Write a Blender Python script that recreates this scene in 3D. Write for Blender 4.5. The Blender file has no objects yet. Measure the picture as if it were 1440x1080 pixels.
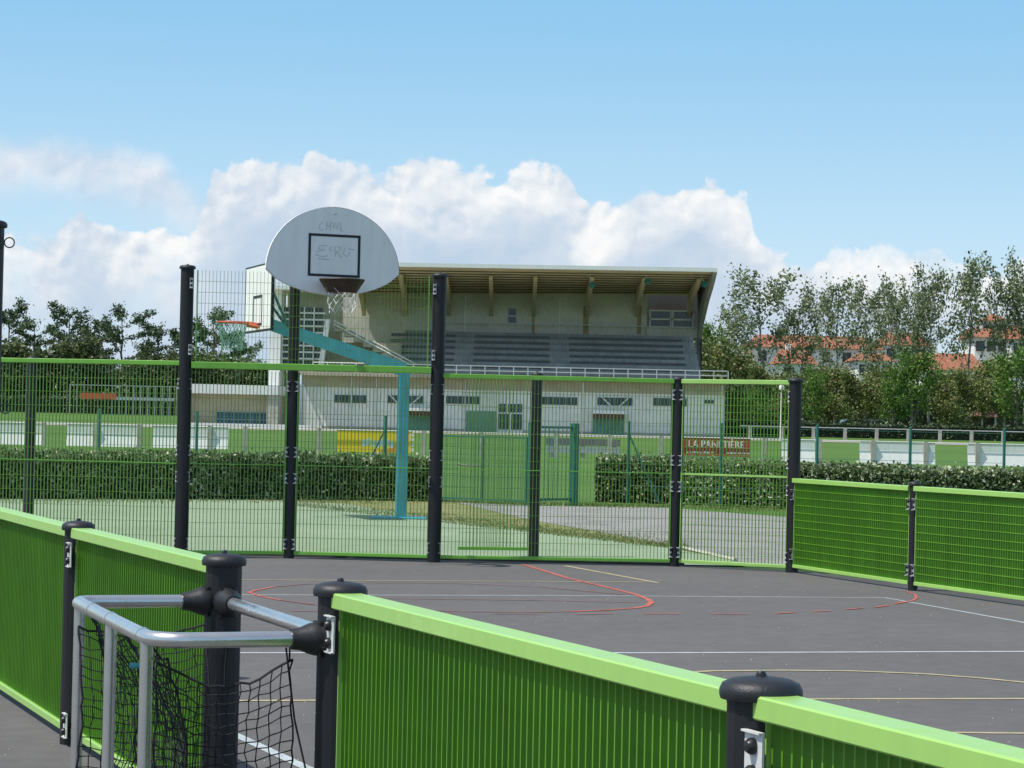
import bpy, math, random
from mathutils import Vector, Matrix
random.seed(7)
sc = bpy.context.scene
col = sc.collection
PI = math.pi
# ------------------------------------------------------------------ camera
FP, EYE = 3300.0, 1.5
PIT, ROL = math.atan(55 / FP), math.radians(1.25)
F_ = Vector((0, math.cos(PIT), math.sin(PIT)))
U0 = Vector((0, -math.sin(PIT), math.cos(PIT)))
R_ = Vector((1, 0, 0)) * math.cos(ROL) + U0 * math.sin(ROL)
U_ = U0 * math.cos(ROL) - Vector((1, 0, 0)) * math.sin(ROL)
EYEV = Vector((0, 0, EYE))
def ray(x, y): return F_ + R_ * ((x - 720) / FP) + U_ * ((540 - y) / FP)
def onz(x, y, z=0.0):
    d = ray(x, y); return EYEV + d * ((z - EYE) / d.z)
def atY(x, y, Y):
    d = ray(x, y); return EYEV + d * (Y / d.y)
cam = bpy.data.cameras.new("camera"); co = bpy.data.objects.new("camera", cam); col.objects.link(co)
cam.lens = 82.5; cam.sensor_width = 36; cam.clip_end = 8000; cam.clip_start = 0.05
co.matrix_world = Matrix((( R_.x, U_.x, -F_.x, 0), (R_.y, U_.y, -F_.y, 0), (R_.z, U_.z, -F_.z, EYE), (0, 0, 0, 1)))
sc.camera = co
sc.view_settings.view_transform = 'Standard'; sc.view_settings.look = 'None'; sc.view_settings.exposure = 0

def ground_z(Y):
    pts = [(-1e4, 0), (110, 0), (190, .7), (250, 1.7), (400, 2.0), (1e5, 2.0)]
    for (a, za), (b, zb) in zip(pts, pts[1:]):
        if Y <= b: return za + (zb - za) * (Y - a) / (b - a)
    return 2.0

# ------------------------------------------------------------------ materials
class NT:
    def __init__(s, name):
        s.m = bpy.data.materials.new(name); s.m.use_nodes = True
        s.t = s.m.node_tree; s.b = s.t.nodes['Principled BSDF']; s.out = s.t.nodes['Material Output']
    def n(s, typ, **kw):
        nd = s.t.nodes.new(typ)
        for k, v in kw.items(): setattr(nd, k, v)
        return nd
    def l(s, a, b): s.t.links.new(a, b)
def ramp(nd, stops):
    el = nd.color_ramp.elements
    while len(el) > 1: el.remove(el[-1])
    el[0].position = stops[0][0]; el[0].color = stops[0][1]
    for p, c in stops[1:]:
        e = el.new(p); e.color = c
def c4(c, k=1.0): return (c[0] * k, c[1] * k, c[2] * k, 1)
def mat(name, c, rough=.6, metal=0, var=.12, scale=3.0, bump=0.0, bscale=60, c2=None, coat=0, grime=0, stretch=None, spec=.5):
    t = NT(name)
    tc = t.n('ShaderNodeTexCoord'); mp = t.n('ShaderNodeMapping'); t.l(tc.outputs['Object'], mp.inputs[0])
    if stretch: mp.inputs['Scale'].default_value = stretch
    nz = t.n('ShaderNodeTexNoise'); nz.inputs['Scale'].default_value = scale; nz.inputs['Detail'].default_value = 6; nz.inputs['Roughness'].default_value = .62
    t.l(mp.outputs[0], nz.inputs['Vector'])
    cr = t.n('ShaderNodeValToRGB'); a = c4(c, 1 - var); b = c4(c2, 1) if c2 else c4(c, 1 + var)
    ramp(cr, [(.3, a), (.7, b)]); t.l(nz.outputs['Fac'], cr.inputs[0])
    outc = cr.outputs[0]
    if grime:
        n2 = t.n('ShaderNodeTexNoise'); n2.inputs['Scale'].default_value = 14; n2.inputs['Detail'].default_value = 8
        m2 = t.n('ShaderNodeMapping'); m2.inputs['Scale'].default_value = (1, 1, .12); t.l(tc.outputs['Object'], m2.inputs[0]); t.l(m2.outputs[0], n2.inputs['Vector'])
        r2 = t.n('ShaderNodeValToRGB'); ramp(r2, [(.45, (1, 1, 1, 1)), (.75, (1 - grime, 1 - grime, 1 - grime * 1.1, 1))]); t.l(n2.outputs['Fac'], r2.inputs[0])
        mx = t.n('ShaderNodeMix', data_type='RGBA', blend_type='MULTIPLY'); mx.inputs['Factor'].default_value = 1
        t.l(outc, mx.inputs['A']); t.l(r2.outputs[0], mx.inputs['B']); outc = mx.outputs['Result']
    t.l(outc, t.b.inputs['Base Color'])
    t.b.inputs['Roughness'].default_value = rough; t.b.inputs['Metallic'].default_value = metal
    if grime:
        mr = t.n('ShaderNodeMapRange'); mr.inputs['From Min'].default_value = .35; mr.inputs['From Max'].default_value = .7
        mr.inputs['To Min'].default_value = rough * .85; mr.inputs['To Max'].default_value = min(1, rough * 1.45); t.l(n2.outputs['Fac'], mr.inputs['Value']); t.l(mr.outputs[0], t.b.inputs['Roughness'])
    t.b.inputs['Coat Weight'].default_value = coat; t.b.inputs['Coat Roughness'].default_value = .25
    t.b.inputs['Specular IOR Level'].default_value = spec
    if bump:
        nb = t.n('ShaderNodeTexNoise'); nb.inputs['Scale'].default_value = bscale; nb.inputs['Detail'].default_value = 5
        t.l(mp.outputs[0], nb.inputs['Vector'])
        bp = t.n('ShaderNodeBump'); bp.inputs['Strength'].default_value = bump; bp.inputs['Distance'].default_value = .01
        t.l(nb.outputs['Fac'], bp.inputs['Height']); t.l(bp.outputs[0], t.b.inputs['Normal'])
    return t.m
def leafmat(name, stops, rough=.55, trans=.3, spec=.5):
    t = NT(name)
    g = t.n('ShaderNodeNewGeometry'); cr = t.n('ShaderNodeValToRGB'); ramp(cr, [(p, c4(c)) for p, c in stops])
    tc = t.n('ShaderNodeTexCoord'); nz = t.n('ShaderNodeTexNoise'); nz.inputs['Scale'].default_value = .6; nz.inputs['Detail'].default_value = 3
    t.l(tc.outputs['Object'], nz.inputs['Vector'])
    ad = t.n('ShaderNodeMath', operation='MULTIPLY_ADD'); ad.inputs[1].default_value = .9; ad.inputs[2].default_value = -.45
    t.l(nz.outputs['Fac'], ad.inputs[0])
    a2 = t.n('ShaderNodeMath', operation='ADD', use_clamp=True); t.l(g.outputs['Random Per Island'], a2.inputs[0]); t.l(ad.outputs[0], a2.inputs[1])
    t.l(a2.outputs[0], cr.inputs[0]); t.l(cr.outputs[0], t.b.inputs['Base Color']); t.b.inputs['Roughness'].default_value = rough
    t.b.inputs['Specular IOR Level'].default_value = spec
    tr = t.n('ShaderNodeBsdfTranslucent'); t.l(cr.outputs[0], tr.inputs['Color'])
    ms = t.n('ShaderNodeMixShader'); ms.inputs[0].default_value = trans
    t.l(t.b.outputs[0], ms.inputs[1]); t.l(tr.outputs[0], ms.inputs[2]); t.l(ms.outputs[0], t.out.inputs['Surface'])
    return t.m

M = {}
M['green'] = mat('green_paint_lit', (.34, .59, .14), .36, var=.05, scale=2, grime=.08, coat=.25)  # lit copy of the panel green, paled for rails facing the sun
M['green_shaded'] = mat('green_rail_paint_shaded', (.17, .44, .05), .42, var=.05, scale=2, grime=.12)  # darker copy of the same green for rails turned from the sun
M['green_bar_shaded'] = mat('green_bar_paint_shaded', (.115, .30, .014), .45, var=.14, scale=2, grime=.2)  # panel green with the shade of the bar sides put into it
M['wire_dark'] = mat('green_wire_paint', (.14, .30, .035), .5, var=.1, scale=2)
M['green_dark'] = mat('fence_post_green', (.02, .14, .10), .5, var=.1)
M['post'] = mat('anthracite_paint', (.013, .0138, .0165), .46, var=.15, scale=8, bump=.08, bscale=260, grime=.2, spec=.4)
M['plastic'] = mat('black_plastic', (.014, .015, .018), .5, var=.2, scale=12, bump=.15, bscale=200)
M['bracket'] = mat('bracket_zinc', (.66, .66, .64), .5, .1, var=.12, scale=30)
M['bolt'] = mat('bolt_black', (.015, .015, .016), .35)
M['steel'] = mat('galvanised_steel', (.66, .66, .65), .24, .85, var=.06, scale=10, bump=.03, bscale=150, grime=.10)
M['net'] = mat('black_net_cord', (.012, .014, .016), .85)
M['chain'] = mat('chain_steel', (.62, .62, .60), .6, .1)
M['board'] = mat('backboard_white', (.80, .80, .79), .5, var=.03, scale=4, grime=.06)
M['board_edge'] = mat('backboard_edge', (.78, .78, .76), .5)
M['black'] = mat('black_marking', (.012, .013, .018), .6)
M['ink'] = mat('faded_teal_ink', (.40, .50, .54), .7)
M['rust'] = mat('rusty_rim', (.055, .032, .022), .6, .1, var=.4, scale=20)
M['teal'] = mat('teal_paint', (.065, .34, .38), .5, var=.10, scale=4, grime=.25)
M['orange'] = mat('orange_rim', (.55, .085, .04), .5)
M['pale_net'] = mat('pale_green_net', (.16, .34, .26), .8)
M['white'] = mat('white_paint', (.82, .81, .77), .5, var=.05, scale=1.2, grime=.12)
M['render'] = mat('rendered_wall', (.88, .86, .79), .8, var=.07, scale=.6, grime=.28)
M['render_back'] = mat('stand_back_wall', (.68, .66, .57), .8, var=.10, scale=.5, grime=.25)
M['beige'] = mat('beige_concrete_and_shade', (.46, .40, .29), .85, var=.15, scale=1)
M['conc'] = mat('stand_concrete', (.33, .325, .31), .9, var=.2, scale=.8, grime=.3)
M['conc_l'] = mat('pale_concrete', (.42, .40, .34), .85, var=.2, scale=3)
M['seat'] = mat('bench_grey', (.15, .15, .15), .7, var=.2)
M['soffit'] = mat('ribbed_soffit', (.74, .60, .42), .8, var=.15, scale=.7, grime=.3)
M['booth'] = mat('dark_booth_wall', (.07, .065, .055), .8)
M['purlin'] = mat('dark_purlin', (.11, .095, .06), .8)
M['rafter'] = mat('rafter_tan', (.60, .50, .32), .7, var=.2)
M['stain'] = mat('rust_stain', (.40, .30, .16), .85, var=.25, scale=2)
M['glass'] = mat('dark_glass', (.03, .06, .065), .12, var=.4, scale=1)
M['glass_b'] = mat('blue_glass', (.025, .09, .13), .12, var=.4, scale=1)
M['shutter'] = mat('green_shutter', (.12, .28, .20), .6, var=.2)
M['grey_metal'] = mat('grey_metal', (.42, .44, .45), .45, .3)
M['tile'] = mat('red_roof_tiles', (.30, .115, .06), .85, var=.35, scale=2.5, bump=.3, bscale=8)
M['brown'] = mat('dark_timber', (.10, .05, .035), .7)
M['housewall'] = mat('white_house_wall', (.80, .78, .73), .8, var=.04)
M['bark'] = mat('bark', (.14, .12, .10), .95, var=.3, scale=3)
M['bark_pale'] = mat('pale_bark', (.26, .25, .22), .95, var=.25, scale=3)
M['yellow'] = mat('yellow_board', (.85, .60, .02), .5, var=.04)
M['red'] = mat('red_board', (.42, .045, .04), .5, var=.08)
M['letter'] = mat('cream_lettering', (.80, .76, .66), .6)
M['cyan'] = mat('pale_blue_lettering', (.55, .72, .75), .6)
M['dog'] = mat('orange_brown_print', (.60, .28, .03), .6)
M['line_w'] = mat('white_line_paint', (.40, .45, .46), .8, var=.22, scale=9)
M['line_y'] = mat('yellow_line_paint', (.42, .36, .21), .8, var=.22, scale=9)
M['line_r'] = mat('red_line_paint', (.42, .105, .075), .85, var=.3, scale=7)
M['line_rf'] = mat('worn_red_line_paint', (.23, .10, .088), .9, var=.3, scale=7)
M['car'] = mat('white_car_paint', (.80, .80, .80), .2, coat=.6, var=.02)
M['tyre'] = mat('tyre', (.02, .02, .02), .8)
M['pink'] = mat('pink_roof', (.42, .22, .19), .7)
M['leaf_sparse'] = leafmat('sparse_leaves', [(0, (.05, .08, .03)), (.35, (.13, .18, .07)), (.7, (.24, .30, .13)), (1, (.40, .40, .25))])
M['leaf_olive'] = leafmat('olive_leaves', [(0, (.05, .08, .02)), (.4, (.14, .20, .045)), (.75, (.24, .29, .08)), (1, (.36, .30, .15))])
M['leaf_bright'] = leafmat('bright_leaves', [(0, (.035, .08, .015)), (.4, (.10, .20, .028)), (.8, (.16, .30, .045)), (1, (.25, .36, .08))])
M['leaf_pine'] = leafmat('dark_pine_needles', [(0, (.02, .04, .018)), (.5, (.065, .115, .045)), (1, (.14, .20, .08))], trans=.25)
M['leaf_dark'] = leafmat('dark_bush_leaves', [(0, (.03, .048, .015)), (.5, (.08, .115, .035)), (1, (.17, .19, .07))], trans=.25)
M['leaf_hedge'] = leafmat('hedge_leaves_with_glints', [(0, (.02, .042, .010)), (.35, (.07, .12, .032)), (.62, (.16, .23, .07)), (.86, (.30, .35, .18)), (1, (.55, .57, .40))], rough=.4, trans=.15)  # pale end of the ramp paints sun glints on random leaves
M['leaf_far'] = leafmat('clipped_far_hedge_leaves', [(0, (.02, .04, .012)), (.5, (.05, .085, .026)), (1, (.10, .14, .05))], trans=.15)
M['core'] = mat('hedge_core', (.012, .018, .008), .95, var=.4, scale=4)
M['blade'] = leafmat('grass_blades', [(0, (.05, .09, .02)), (.45, (.13, .19, .04)), (.75, (.26, .25, .10)), (1, (.42, .38, .20))], trans=.3)

def ground_mat(name, cols, scales, rough=.95, bump=.4, bscale=40, speck=None, speckscale=300):
    """two octaves of colour variation over real ground plus optional bright specks"""
    t = NT(name); tc = t.n('ShaderNodeTexCoord')
    n1 = t.n('ShaderNodeTexNoise'); n1.inputs['Scale'].default_value = scales[0]; n1.inputs['Detail'].default_value = 8; n1.inputs['Roughness'].default_value = .65
    n2 = t.n('ShaderNodeTexNoise'); n2.inputs['Scale'].default_value = scales[1]; n2.inputs['Detail'].default_value = 5
    t.l(tc.outputs['Object'], n1.inputs['Vector']); t.l(tc.outputs['Object'], n2.inputs['Vector'])
    mx = t.n('ShaderNodeMath', operation='MULTIPLY_ADD'); mx.inputs[1].default_value = .45
    t.l(n2.outputs['Fac'], mx.inputs[0]); m3 = t.n('ShaderNodeMath', operation='MULTIPLY'); m3.inputs[1].default_value = .55
    t.l(n1.outputs['Fac'], m3.inputs[0]); t.l(m3.outputs[0], mx.inputs[2])
    cr = t.n('ShaderNodeValToRGB'); k = len(cols)
    ramp(cr, [(.32 + .36 * i / (k - 1), c4(c)) for i, c in enumerate(cols)]); t.l(mx.outputs[0], cr.inputs[0])
    oc = cr.outputs[0]
    if speck:
        v = t.n('ShaderNodeTexNoise'); v.inputs['Scale'].default_value = speckscale; v.inputs['Detail'].default_value = 2
        t.l(tc.outputs['Object'], v.inputs['Vector'])
        r2 = t.n('ShaderNodeValToRGB'); ramp(r2, [(.62, (0, 0, 0, 1)), (.72, (1, 1, 1, 1))]); t.l(v.outputs['Fac'], r2.inputs[0])
        m4 = t.n('ShaderNodeMix', data_type='RGBA'); t.l(r2.outputs[0], m4.inputs['Factor']); t.l(oc, m4.inputs['A']); m4.inputs['B'].default_value = c4(speck)
        oc = m4.outputs['Result']
    t.l(oc, t.b.inputs['Base Color']); t.b.inputs['Roughness'].default_value = rough; t.b.inputs['Specular IOR Level'].default_value = .25
    nb = t.n('ShaderNodeTexNoise'); nb.inputs['Scale'].default_value = bscale; nb.inputs['Detail'].default_value = 6; t.l(tc.outputs['Object'], nb.inputs['Vector'])
    bp = t.n('ShaderNodeBump'); bp.inputs['Strength'].default_value = bump; bp.inputs['Distance'].default_value = .01
    t.l(nb.outputs['Fac'], bp.inputs['Height']); t.l(bp.outputs[0], t.b.inputs['Normal'])
    return t.m
M['asphalt'] = ground_mat('court_asphalt', [(.106, .102, .100), (.124, .119, .116), (.146, .141, .138)], (.5, 7), bump=.5, bscale=140, speck=(.17, .165, .16), speckscale=110)
M['court_green'] = ground_mat('pale_green_court', [(.19, .255, .155), (.245, .315, .20), (.29, .36, .235)], (.3, 4), bump=.15)
M['gravel'] = ground_mat('gravel', [(.17, .165, .155), (.27, .265, .25), (.36, .35, .33)], (1.2, 22), bump=.9, bscale=60)
M['grass'] = ground_mat('mown_grass', [(.050, .105, .018), (.075, .155, .026), (.105, .195, .036)], (.09, 3.0), bump=.8, bscale=9)
M['dry'] = ground_mat('dry_verge', [(.10, .14, .035), (.19, .20, .075), (.32, .29, .15)], (1.1, 14), bump=.8, bscale=40)
M['track'] = ground_mat('sandy_track', [(.26, .24, .20), (.36, .33, .28)], (.4, 5), bump=.3)
M['kerb'] = mat('court_edging', (.075, .075, .075), .9, var=.3, scale=6, bump=.3, bscale=50)

# ------------------------------------------------------------------ mesh builder
class MB:
    def __init__(s): s.v = []; s.f = []
    def add(s, vs, fs):
        o = len(s.v); s.v += [tuple(a) for a in vs]; s.f += [tuple(i + o for i in f) for f in fs]; return s
    def box(s, x0, x1, y0, y1, z0, z1):
        return s.add([(x0, y0, z0), (x1, y0, z0), (x1, y1, z0), (x0, y1, z0), (x0, y0, z1), (x1, y0, z1), (x1, y1, z1), (x0, y1, z1)],
                     [(0, 3, 2, 1), (4, 5, 6, 7), (0, 1, 5, 4), (1, 2, 6, 5), (2, 3, 7, 6), (3, 0, 4, 7)])
    def hexa(s, p):  # 8 points: bottom 4, top 4
        return s.add(p, [(0, 3, 2, 1), (4, 5, 6, 7), (0, 1, 5, 4), (1, 2, 6, 5), (2, 3, 7, 6), (3, 0, 4, 7)])
    def rbox(s, x0, x1, y0, y1, z0, z1, b):  # box along x with chamfered long edges
        prof = [(y0 + b, z0), (y1 - b, z0), (y1, z0 + b), (y1, z1 - b), (y1 - b, z1), (y0 + b, z1), (y0, z1 - b), (y0, z0 + b)]
        n = 8; vs = [(x0, y, z) for y, z in prof] + [(x1, y, z) for y, z in prof]
        fs = [tuple(range(n - 1, -1, -1)), tuple(range(n, 2 * n))] + [(i, (i + 1) % n, (i + 1) % n + n, i + n) for i in range(n)]
        # orientation outwards
        return s.add(vs, fs)
    def tube(s, pts, r, n=8, cap=True):
        pts = [Vector(p) for p in pts]; rs = r if isinstance(r, (list, tuple)) else [r] * len(pts)
        rings = []; prev = None
        for i, p in enumerate(pts):
            a = pts[max(i - 1, 0)]; b = pts[min(i + 1, len(pts) - 1)]; t = (b - a)
            if t.length < 1e-9: t = Vector((0, 0, 1))
            t.normalize()
            if prev is None:
                u = t.cross(Vector((0, 0, 1)))
                if u.length < .1: u = t.cross(Vector((1, 0, 0)))
            else: u = prev - t * prev.dot(t)
            if u.length < 1e-6: u = t.orthogonal()
            u.normalize(); prev = u; w = t.cross(u)
            rings.append([p + (u * math.cos(2 * PI * k / n) + w * math.sin(2 * PI * k / n)) * rs[i] for k in range(n)])
        vs = [v for rg in rings for v in rg]; fs = []
        for i in range(len(pts) - 1):
            for k in range(n):
                fs.append((i * n + k, i * n + (k + 1) % n, (i + 1) * n + (k + 1) % n, (i + 1) * n + k))
        if cap:
            fs.append(tuple(range(n - 1, -1, -1))); m = (len(pts) - 1) * n; fs.append(tuple(range(m, m + n)))
        return s.add(vs, fs)
    def lathe(s, prof, n=24, c=(0, 0, 0), flute=0, nfl=16):
        vs = []; 
        for r, z in prof:
            for k in range(n):
                a = 2 * PI * k / n; rr = r * (1 - (flute if (flute and k % 3 == 0 and r > .02) else 0))
                vs.append((c[0] + rr * math.cos(a), c[1] + rr * math.sin(a), c[2] + z))
        fs = []
        for i in range(len(prof) - 1):
            for k in range(n): fs.append((i * n + k, i * n + (k + 1) % n, (i + 1) * n + (k + 1) % n, (i + 1) * n + k))
        fs.append(tuple(range(n - 1, -1, -1))); m = (len(prof) - 1) * n; fs.append(tuple(range(m, m + n)))
        return s.add(vs, fs)
    def leaf(s, p, size, rnd, up=.3, asp=.55):
        d = Vector((rnd.gauss(0, 1), rnd.gauss(0, 1), rnd.gauss(0, 1))); d.normalize()
        e = Vector((rnd.gauss(0, 1), rnd.gauss(0, 1), rnd.gauss(0, 1) + up)); e = e - d * e.dot(d)
        if e.length < 1e-3: e = d.orthogonal()
        e.normalize(); a = d * size * .5; b = e * size * asp * .5; p = Vector(p)
        s.add([p - a, p + b, p + a, p - b], [(0, 1, 2, 3)])
    def build(s, name, m, parent=None, smooth=False, loc=None):
        me = bpy.data.meshes.new(name); me.from_pydata(s.v, [], s.f); me.validate(); me.update()
        if m is not None: me.materials.append(m)
        if smooth:
            for p in me.polygons: p.use_smooth = True
            try: me.set_sharp_from_angle(angle=math.radians(40))
            except Exception: pass
        o = bpy.data.objects.new(name, me); col.objects.link(o)
        if parent: o.parent = parent
        if loc: o.location = loc
        return o
def tag(o, label=None, cat=None, group=None, kind=None):
    if label: o['label'] = label
    if cat: o['category'] = cat
    if group: o['group'] = group
    if kind: o['kind'] = kind
    return o
def empty(name, loc, rz, label, cat, group=None):
    o = bpy.data.objects.new(name, None); col.objects.link(o); o.location = loc; o.rotation_euler = (0, 0, rz); o.empty_display_size = .2
    return tag(o, label, cat, group)
KIDS = {}
def copy_tree(o, parent=None):
    c = o.copy(); col.objects.link(c)
    if parent is not None: c.parent = parent
    for ch in [x for x in list(col.objects) if x.parent is o]: copy_tree(ch, c)
    return c
def sheet(name, pts, z, m, label=None, kind='structure'):
    mb = MB(); mb.add([(p[0], p[1], z if z is not None else p[2]) for p in pts], [tuple(range(len(pts)))])
    o = mb.build(name, m); o['kind'] = kind
    return o

# ------------------------------------------------------------------ ground
Ys = [-80, -20, 0, 20, 40, 60, 80, 100, 110, 130, 150, 170, 190, 210, 230, 250, 300, 400, 700, 1500, 4000]
Xs = [-2500, -600, -200, -100, -50, -25, 0, 25, 50, 100, 200, 600, 2500]
g = MB(); g.add([(x, y, ground_z(y)) for y in Ys for x in Xs], [(j * len(Xs) + i, j * len(Xs) + i + 1, (j + 1) * len(Xs) + i + 1, (j + 1) * len(Xs) + i) for j in range(len(Ys) - 1) for i in range(len(Xs) - 1)])
g.build('ground', M['grass'])['kind'] = 'structure'
def P2(x, y): p = onz(x, y, 0); return (p.x, p.y)
sheet('court_ground', [(-16, -12), (16, -12), (16, 14), (5.6, 19.6), (3.1, 24.75), (1.78, 25.32), (-3.4, 25.32), (-8, 25.6), (-16, 25.6)], .008, M['asphalt'])
ge = [P2(480, 709), P2(631, 733), P2(760, 749), P2(927, 769), P2(1034, 789)]
sheet('green_play_surface', [(-30, 25.6), (-8, 25.6), (-3.4, 25.325), (1.78, 25.325), (ge[-1][0], 25.4)] + ge[::-1] + [P2(380, 704), P2(0, 702), (-30, 42)], .012, M['court_green'])
sheet('gravel_path', [P2(640, 707), P2(745, 712), P2(940, 715), P2(1105, 728), (9, 38), (14, 30), (9.5, 22), (3.6, 24.6), (2.6, 25.9), P2(950, 768), P2(860, 752), P2(745, 732)], .012, M['gravel'])
sheet('dry_verge', [P2(380, 703), P2(480, 699), P2(640, 706), P2(745, 731), P2(860, 751), P2(950, 767), (2.62, 25.85), (ge[-1][0] + .04, 25.6)] + [(a + .03, b + .05) for a, b in ge[::-1]], .008, M['dry'])
ke = [P2(960, 773), P2(1034, 790)]
mb = MB(); mb.tube([(ke[0][0], ke[0][1], .02), (ke[1][0], ke[1][1], .02)], .025, 4); tag(mb.build('kerb_edging', M['conc_l']), kind='structure')
# edging strip under the end fence
mb = MB(); mb.box(-3.6, 1.9, 25.33, 25.45, 0, .03); tag(mb.build('kerb_strip', M['kerb']), kind='structure')
sheet('track_ground', [(-60, 176, ground_z(176) + .02), (120, 176, ground_z(176) + .02), (120, 188, ground_z(188) + .02), (-60, 188, ground_z(188) + .02)], None, M['track'])
sheet('forecourt_ground', [(-45, 188.6, ground_z(188.6) + .03), (22, 188.6, ground_z(188.6) + .03), (22, 192, ground_z(192) + .03), (-45, 192, ground_z(192) + .03)], None, M['track'])

# painted court lines (each its own flat marking)
def pline(name, px, w, m, z, closed=False, kind='structure', world=None):
    pts = [Vector((a, b, 0)) for a, b in (world if world else [P2(x, y) for x, y in px])]
    mb = MB(); vs = []
    for i, p in enumerate(pts):
        a = pts[max(0, i - 1)]; b = pts[min(len(pts) - 1, i + 1)]; t = (b - a).normalized(); n = Vector((-t.y, t.x, 0)) * w / 2
        vs += [(p.x + n.x, p.y + n.y, z), (p.x - n.x, p.y - n.y, z)]
    mb.add(vs, [(2 * i, 2 * i + 1, 2 * i + 3, 2 * i + 2) for i in range(len(pts) - 1)])
    o = mb.build(name, m); o['kind'] = kind; return o
pline('court_line_white', [(100, 837.5), (348, 838), (800, 839), (1245, 842), (1440, 877), (1600, 905)], .04, M['line_w'], .0100)
pline('court_line_white', [(100, 920), (345, 920), (900, 920), (1440, 918), (1600, 918)], .058, M['line_w'], .0100)
pline('court_line_white', [(250, 1000), (340, 1040), (425, 1080), (640, 1180)], .058, M['line_w'], .0100)
pline('court_line_yellow', [(100, 815), (350, 817), (910, 820)], .04, M['line_y'], .0112)
pline('court_line_yellow', [(795, 797), (925, 821)], .05, M['line_y'], .0112)
pline('court_line_yellow', [(100, 988), (345, 988), (900, 986), (1440, 985), (1600, 985)], .05, M['line_y'], .0112)
pline('court_line_yellow', [(1200, 1031), (1335, 1033), (1440, 1034), (1600, 1036)], .05, M['line_y'], .0112)
pline('court_arc_yellow', [(820, 965), (900, 952), (1000, 946), (1100, 945), (1200, 946), (1300, 950), (1380, 956), (1440, 962), (1540, 975)], .05, M['line_y'], .0118)
pline('court_key_red', [(735, 795), (800, 815), (860, 829), (895, 838), (912, 845), (916, 849), (910, 854), (893, 857), (850, 860), (800, 862)], .05, M['line_r'], .0124)
pline('court_key_red', [(800, 862), (740, 863), (650, 862), (500, 856), (440, 852), (395, 846)], .035, M['line_rf'], .0136)
pline('court_key_red', [(395, 846), (365, 840), (350, 835), (358, 832), (385, 827)], .035, M['line_r'], .0124)
pline('court_key_red', [(385, 827), (430, 823), (520, 821), (640, 822), (760, 827), (880, 838)], .03, M['line_rf'], .0136)
pline('court_key_red', [(450, 842), (600, 844), (760, 846), (900, 849)], .03, M['line_rf'], .0136)
for a, b in [((695, 865), (760, 866)), ((810, 866), (862, 865)), ((905, 865), (957, 865)), ((1001, 865), (1052, 866)), ((1089, 865), (1119, 863)), ((1143, 862), (1168, 861)), ((1189, 859), (1214, 857)), ((1231, 856), (1250, 853)), ((1258, 851), (1272, 848)), ((410, 861), (470, 862)), ((540, 864), (640, 865))]:
    pline('court_dash_red', [a, b], .035, M['line_r'] if a[0] > 880 else M['line_rf'], .0136)
pline('court_arc_red', [(1274, 833), (1287, 838), (1289, 842), (1284, 846), (1266, 850)], .028, M['line_r'], .0124)

r = random.Random(99); mb = MB()
for _ in range(420):
    a_ = onz(r.uniform(-40, 1480), 800 + 330 * r.random() ** 1.2); d_ = r.uniform(.002, .006)
    mb.add([(a_.x + d_ * math.cos(k * 1.26 + a_.x) * r.uniform(.6, 1.2), a_.y + d_ * math.sin(k * 1.26 + a_.x) * r.uniform(.6, 1.2), .0125) for k in range(5)] + [(a_.x, a_.y, .018)], [(0, 1, 5), (1, 2, 5), (2, 3, 5), (3, 4, 5), (4, 0, 5)])
o = mb.build('gravel_specks', M['conc_l']); tag(o, 'loose pale grit and leaf bits scattered on the dark court', 'grit', kind='stuff')

# ------------------------------------------------------------------ posts and panels of the ball court
POST_R = .066
def cap_prof(r, z): return [(r * .5, z - .004), (r * .97, z), (r, z + .008), (r, z + .018), (r * .93, z + .030), (r * .72, z + .038), (r * .3, z + .043), (.001, z + .044)]
def post(name, x, y, h, label, r=POST_R, group='dark posts of the ball court fence', ring=()):
    t = empty(name, (x, y, 0), 0, label, 'post', group)
    mb = MB(); mb.lathe([(r, 0), (r, h - .02)], 48, flute=.035); mb.build('shaft', M['post'], t, True)
    mb = MB(); mb.lathe(cap_prof(r * 1.24, h - .028), 32); mb.build('cap', M['plastic'], t, True)
    mb = MB(); mb.lathe([(.011, h + .010), (.011, h + .02), (.007, h + .026), (.001, h + .027)], 10); mb.build('cap_screw', M['bolt'], t, True)
    for z in ring:
        mb = MB(); mb.tube([(r + .03 + .028 * math.cos(a), 0, z + .028 * math.sin(a)) for a in [2 * PI * k / 12 for k in range(13)]], .004, 5)
        mb.build('hook_ring', M['bolt'], t, True)
    return t
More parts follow.
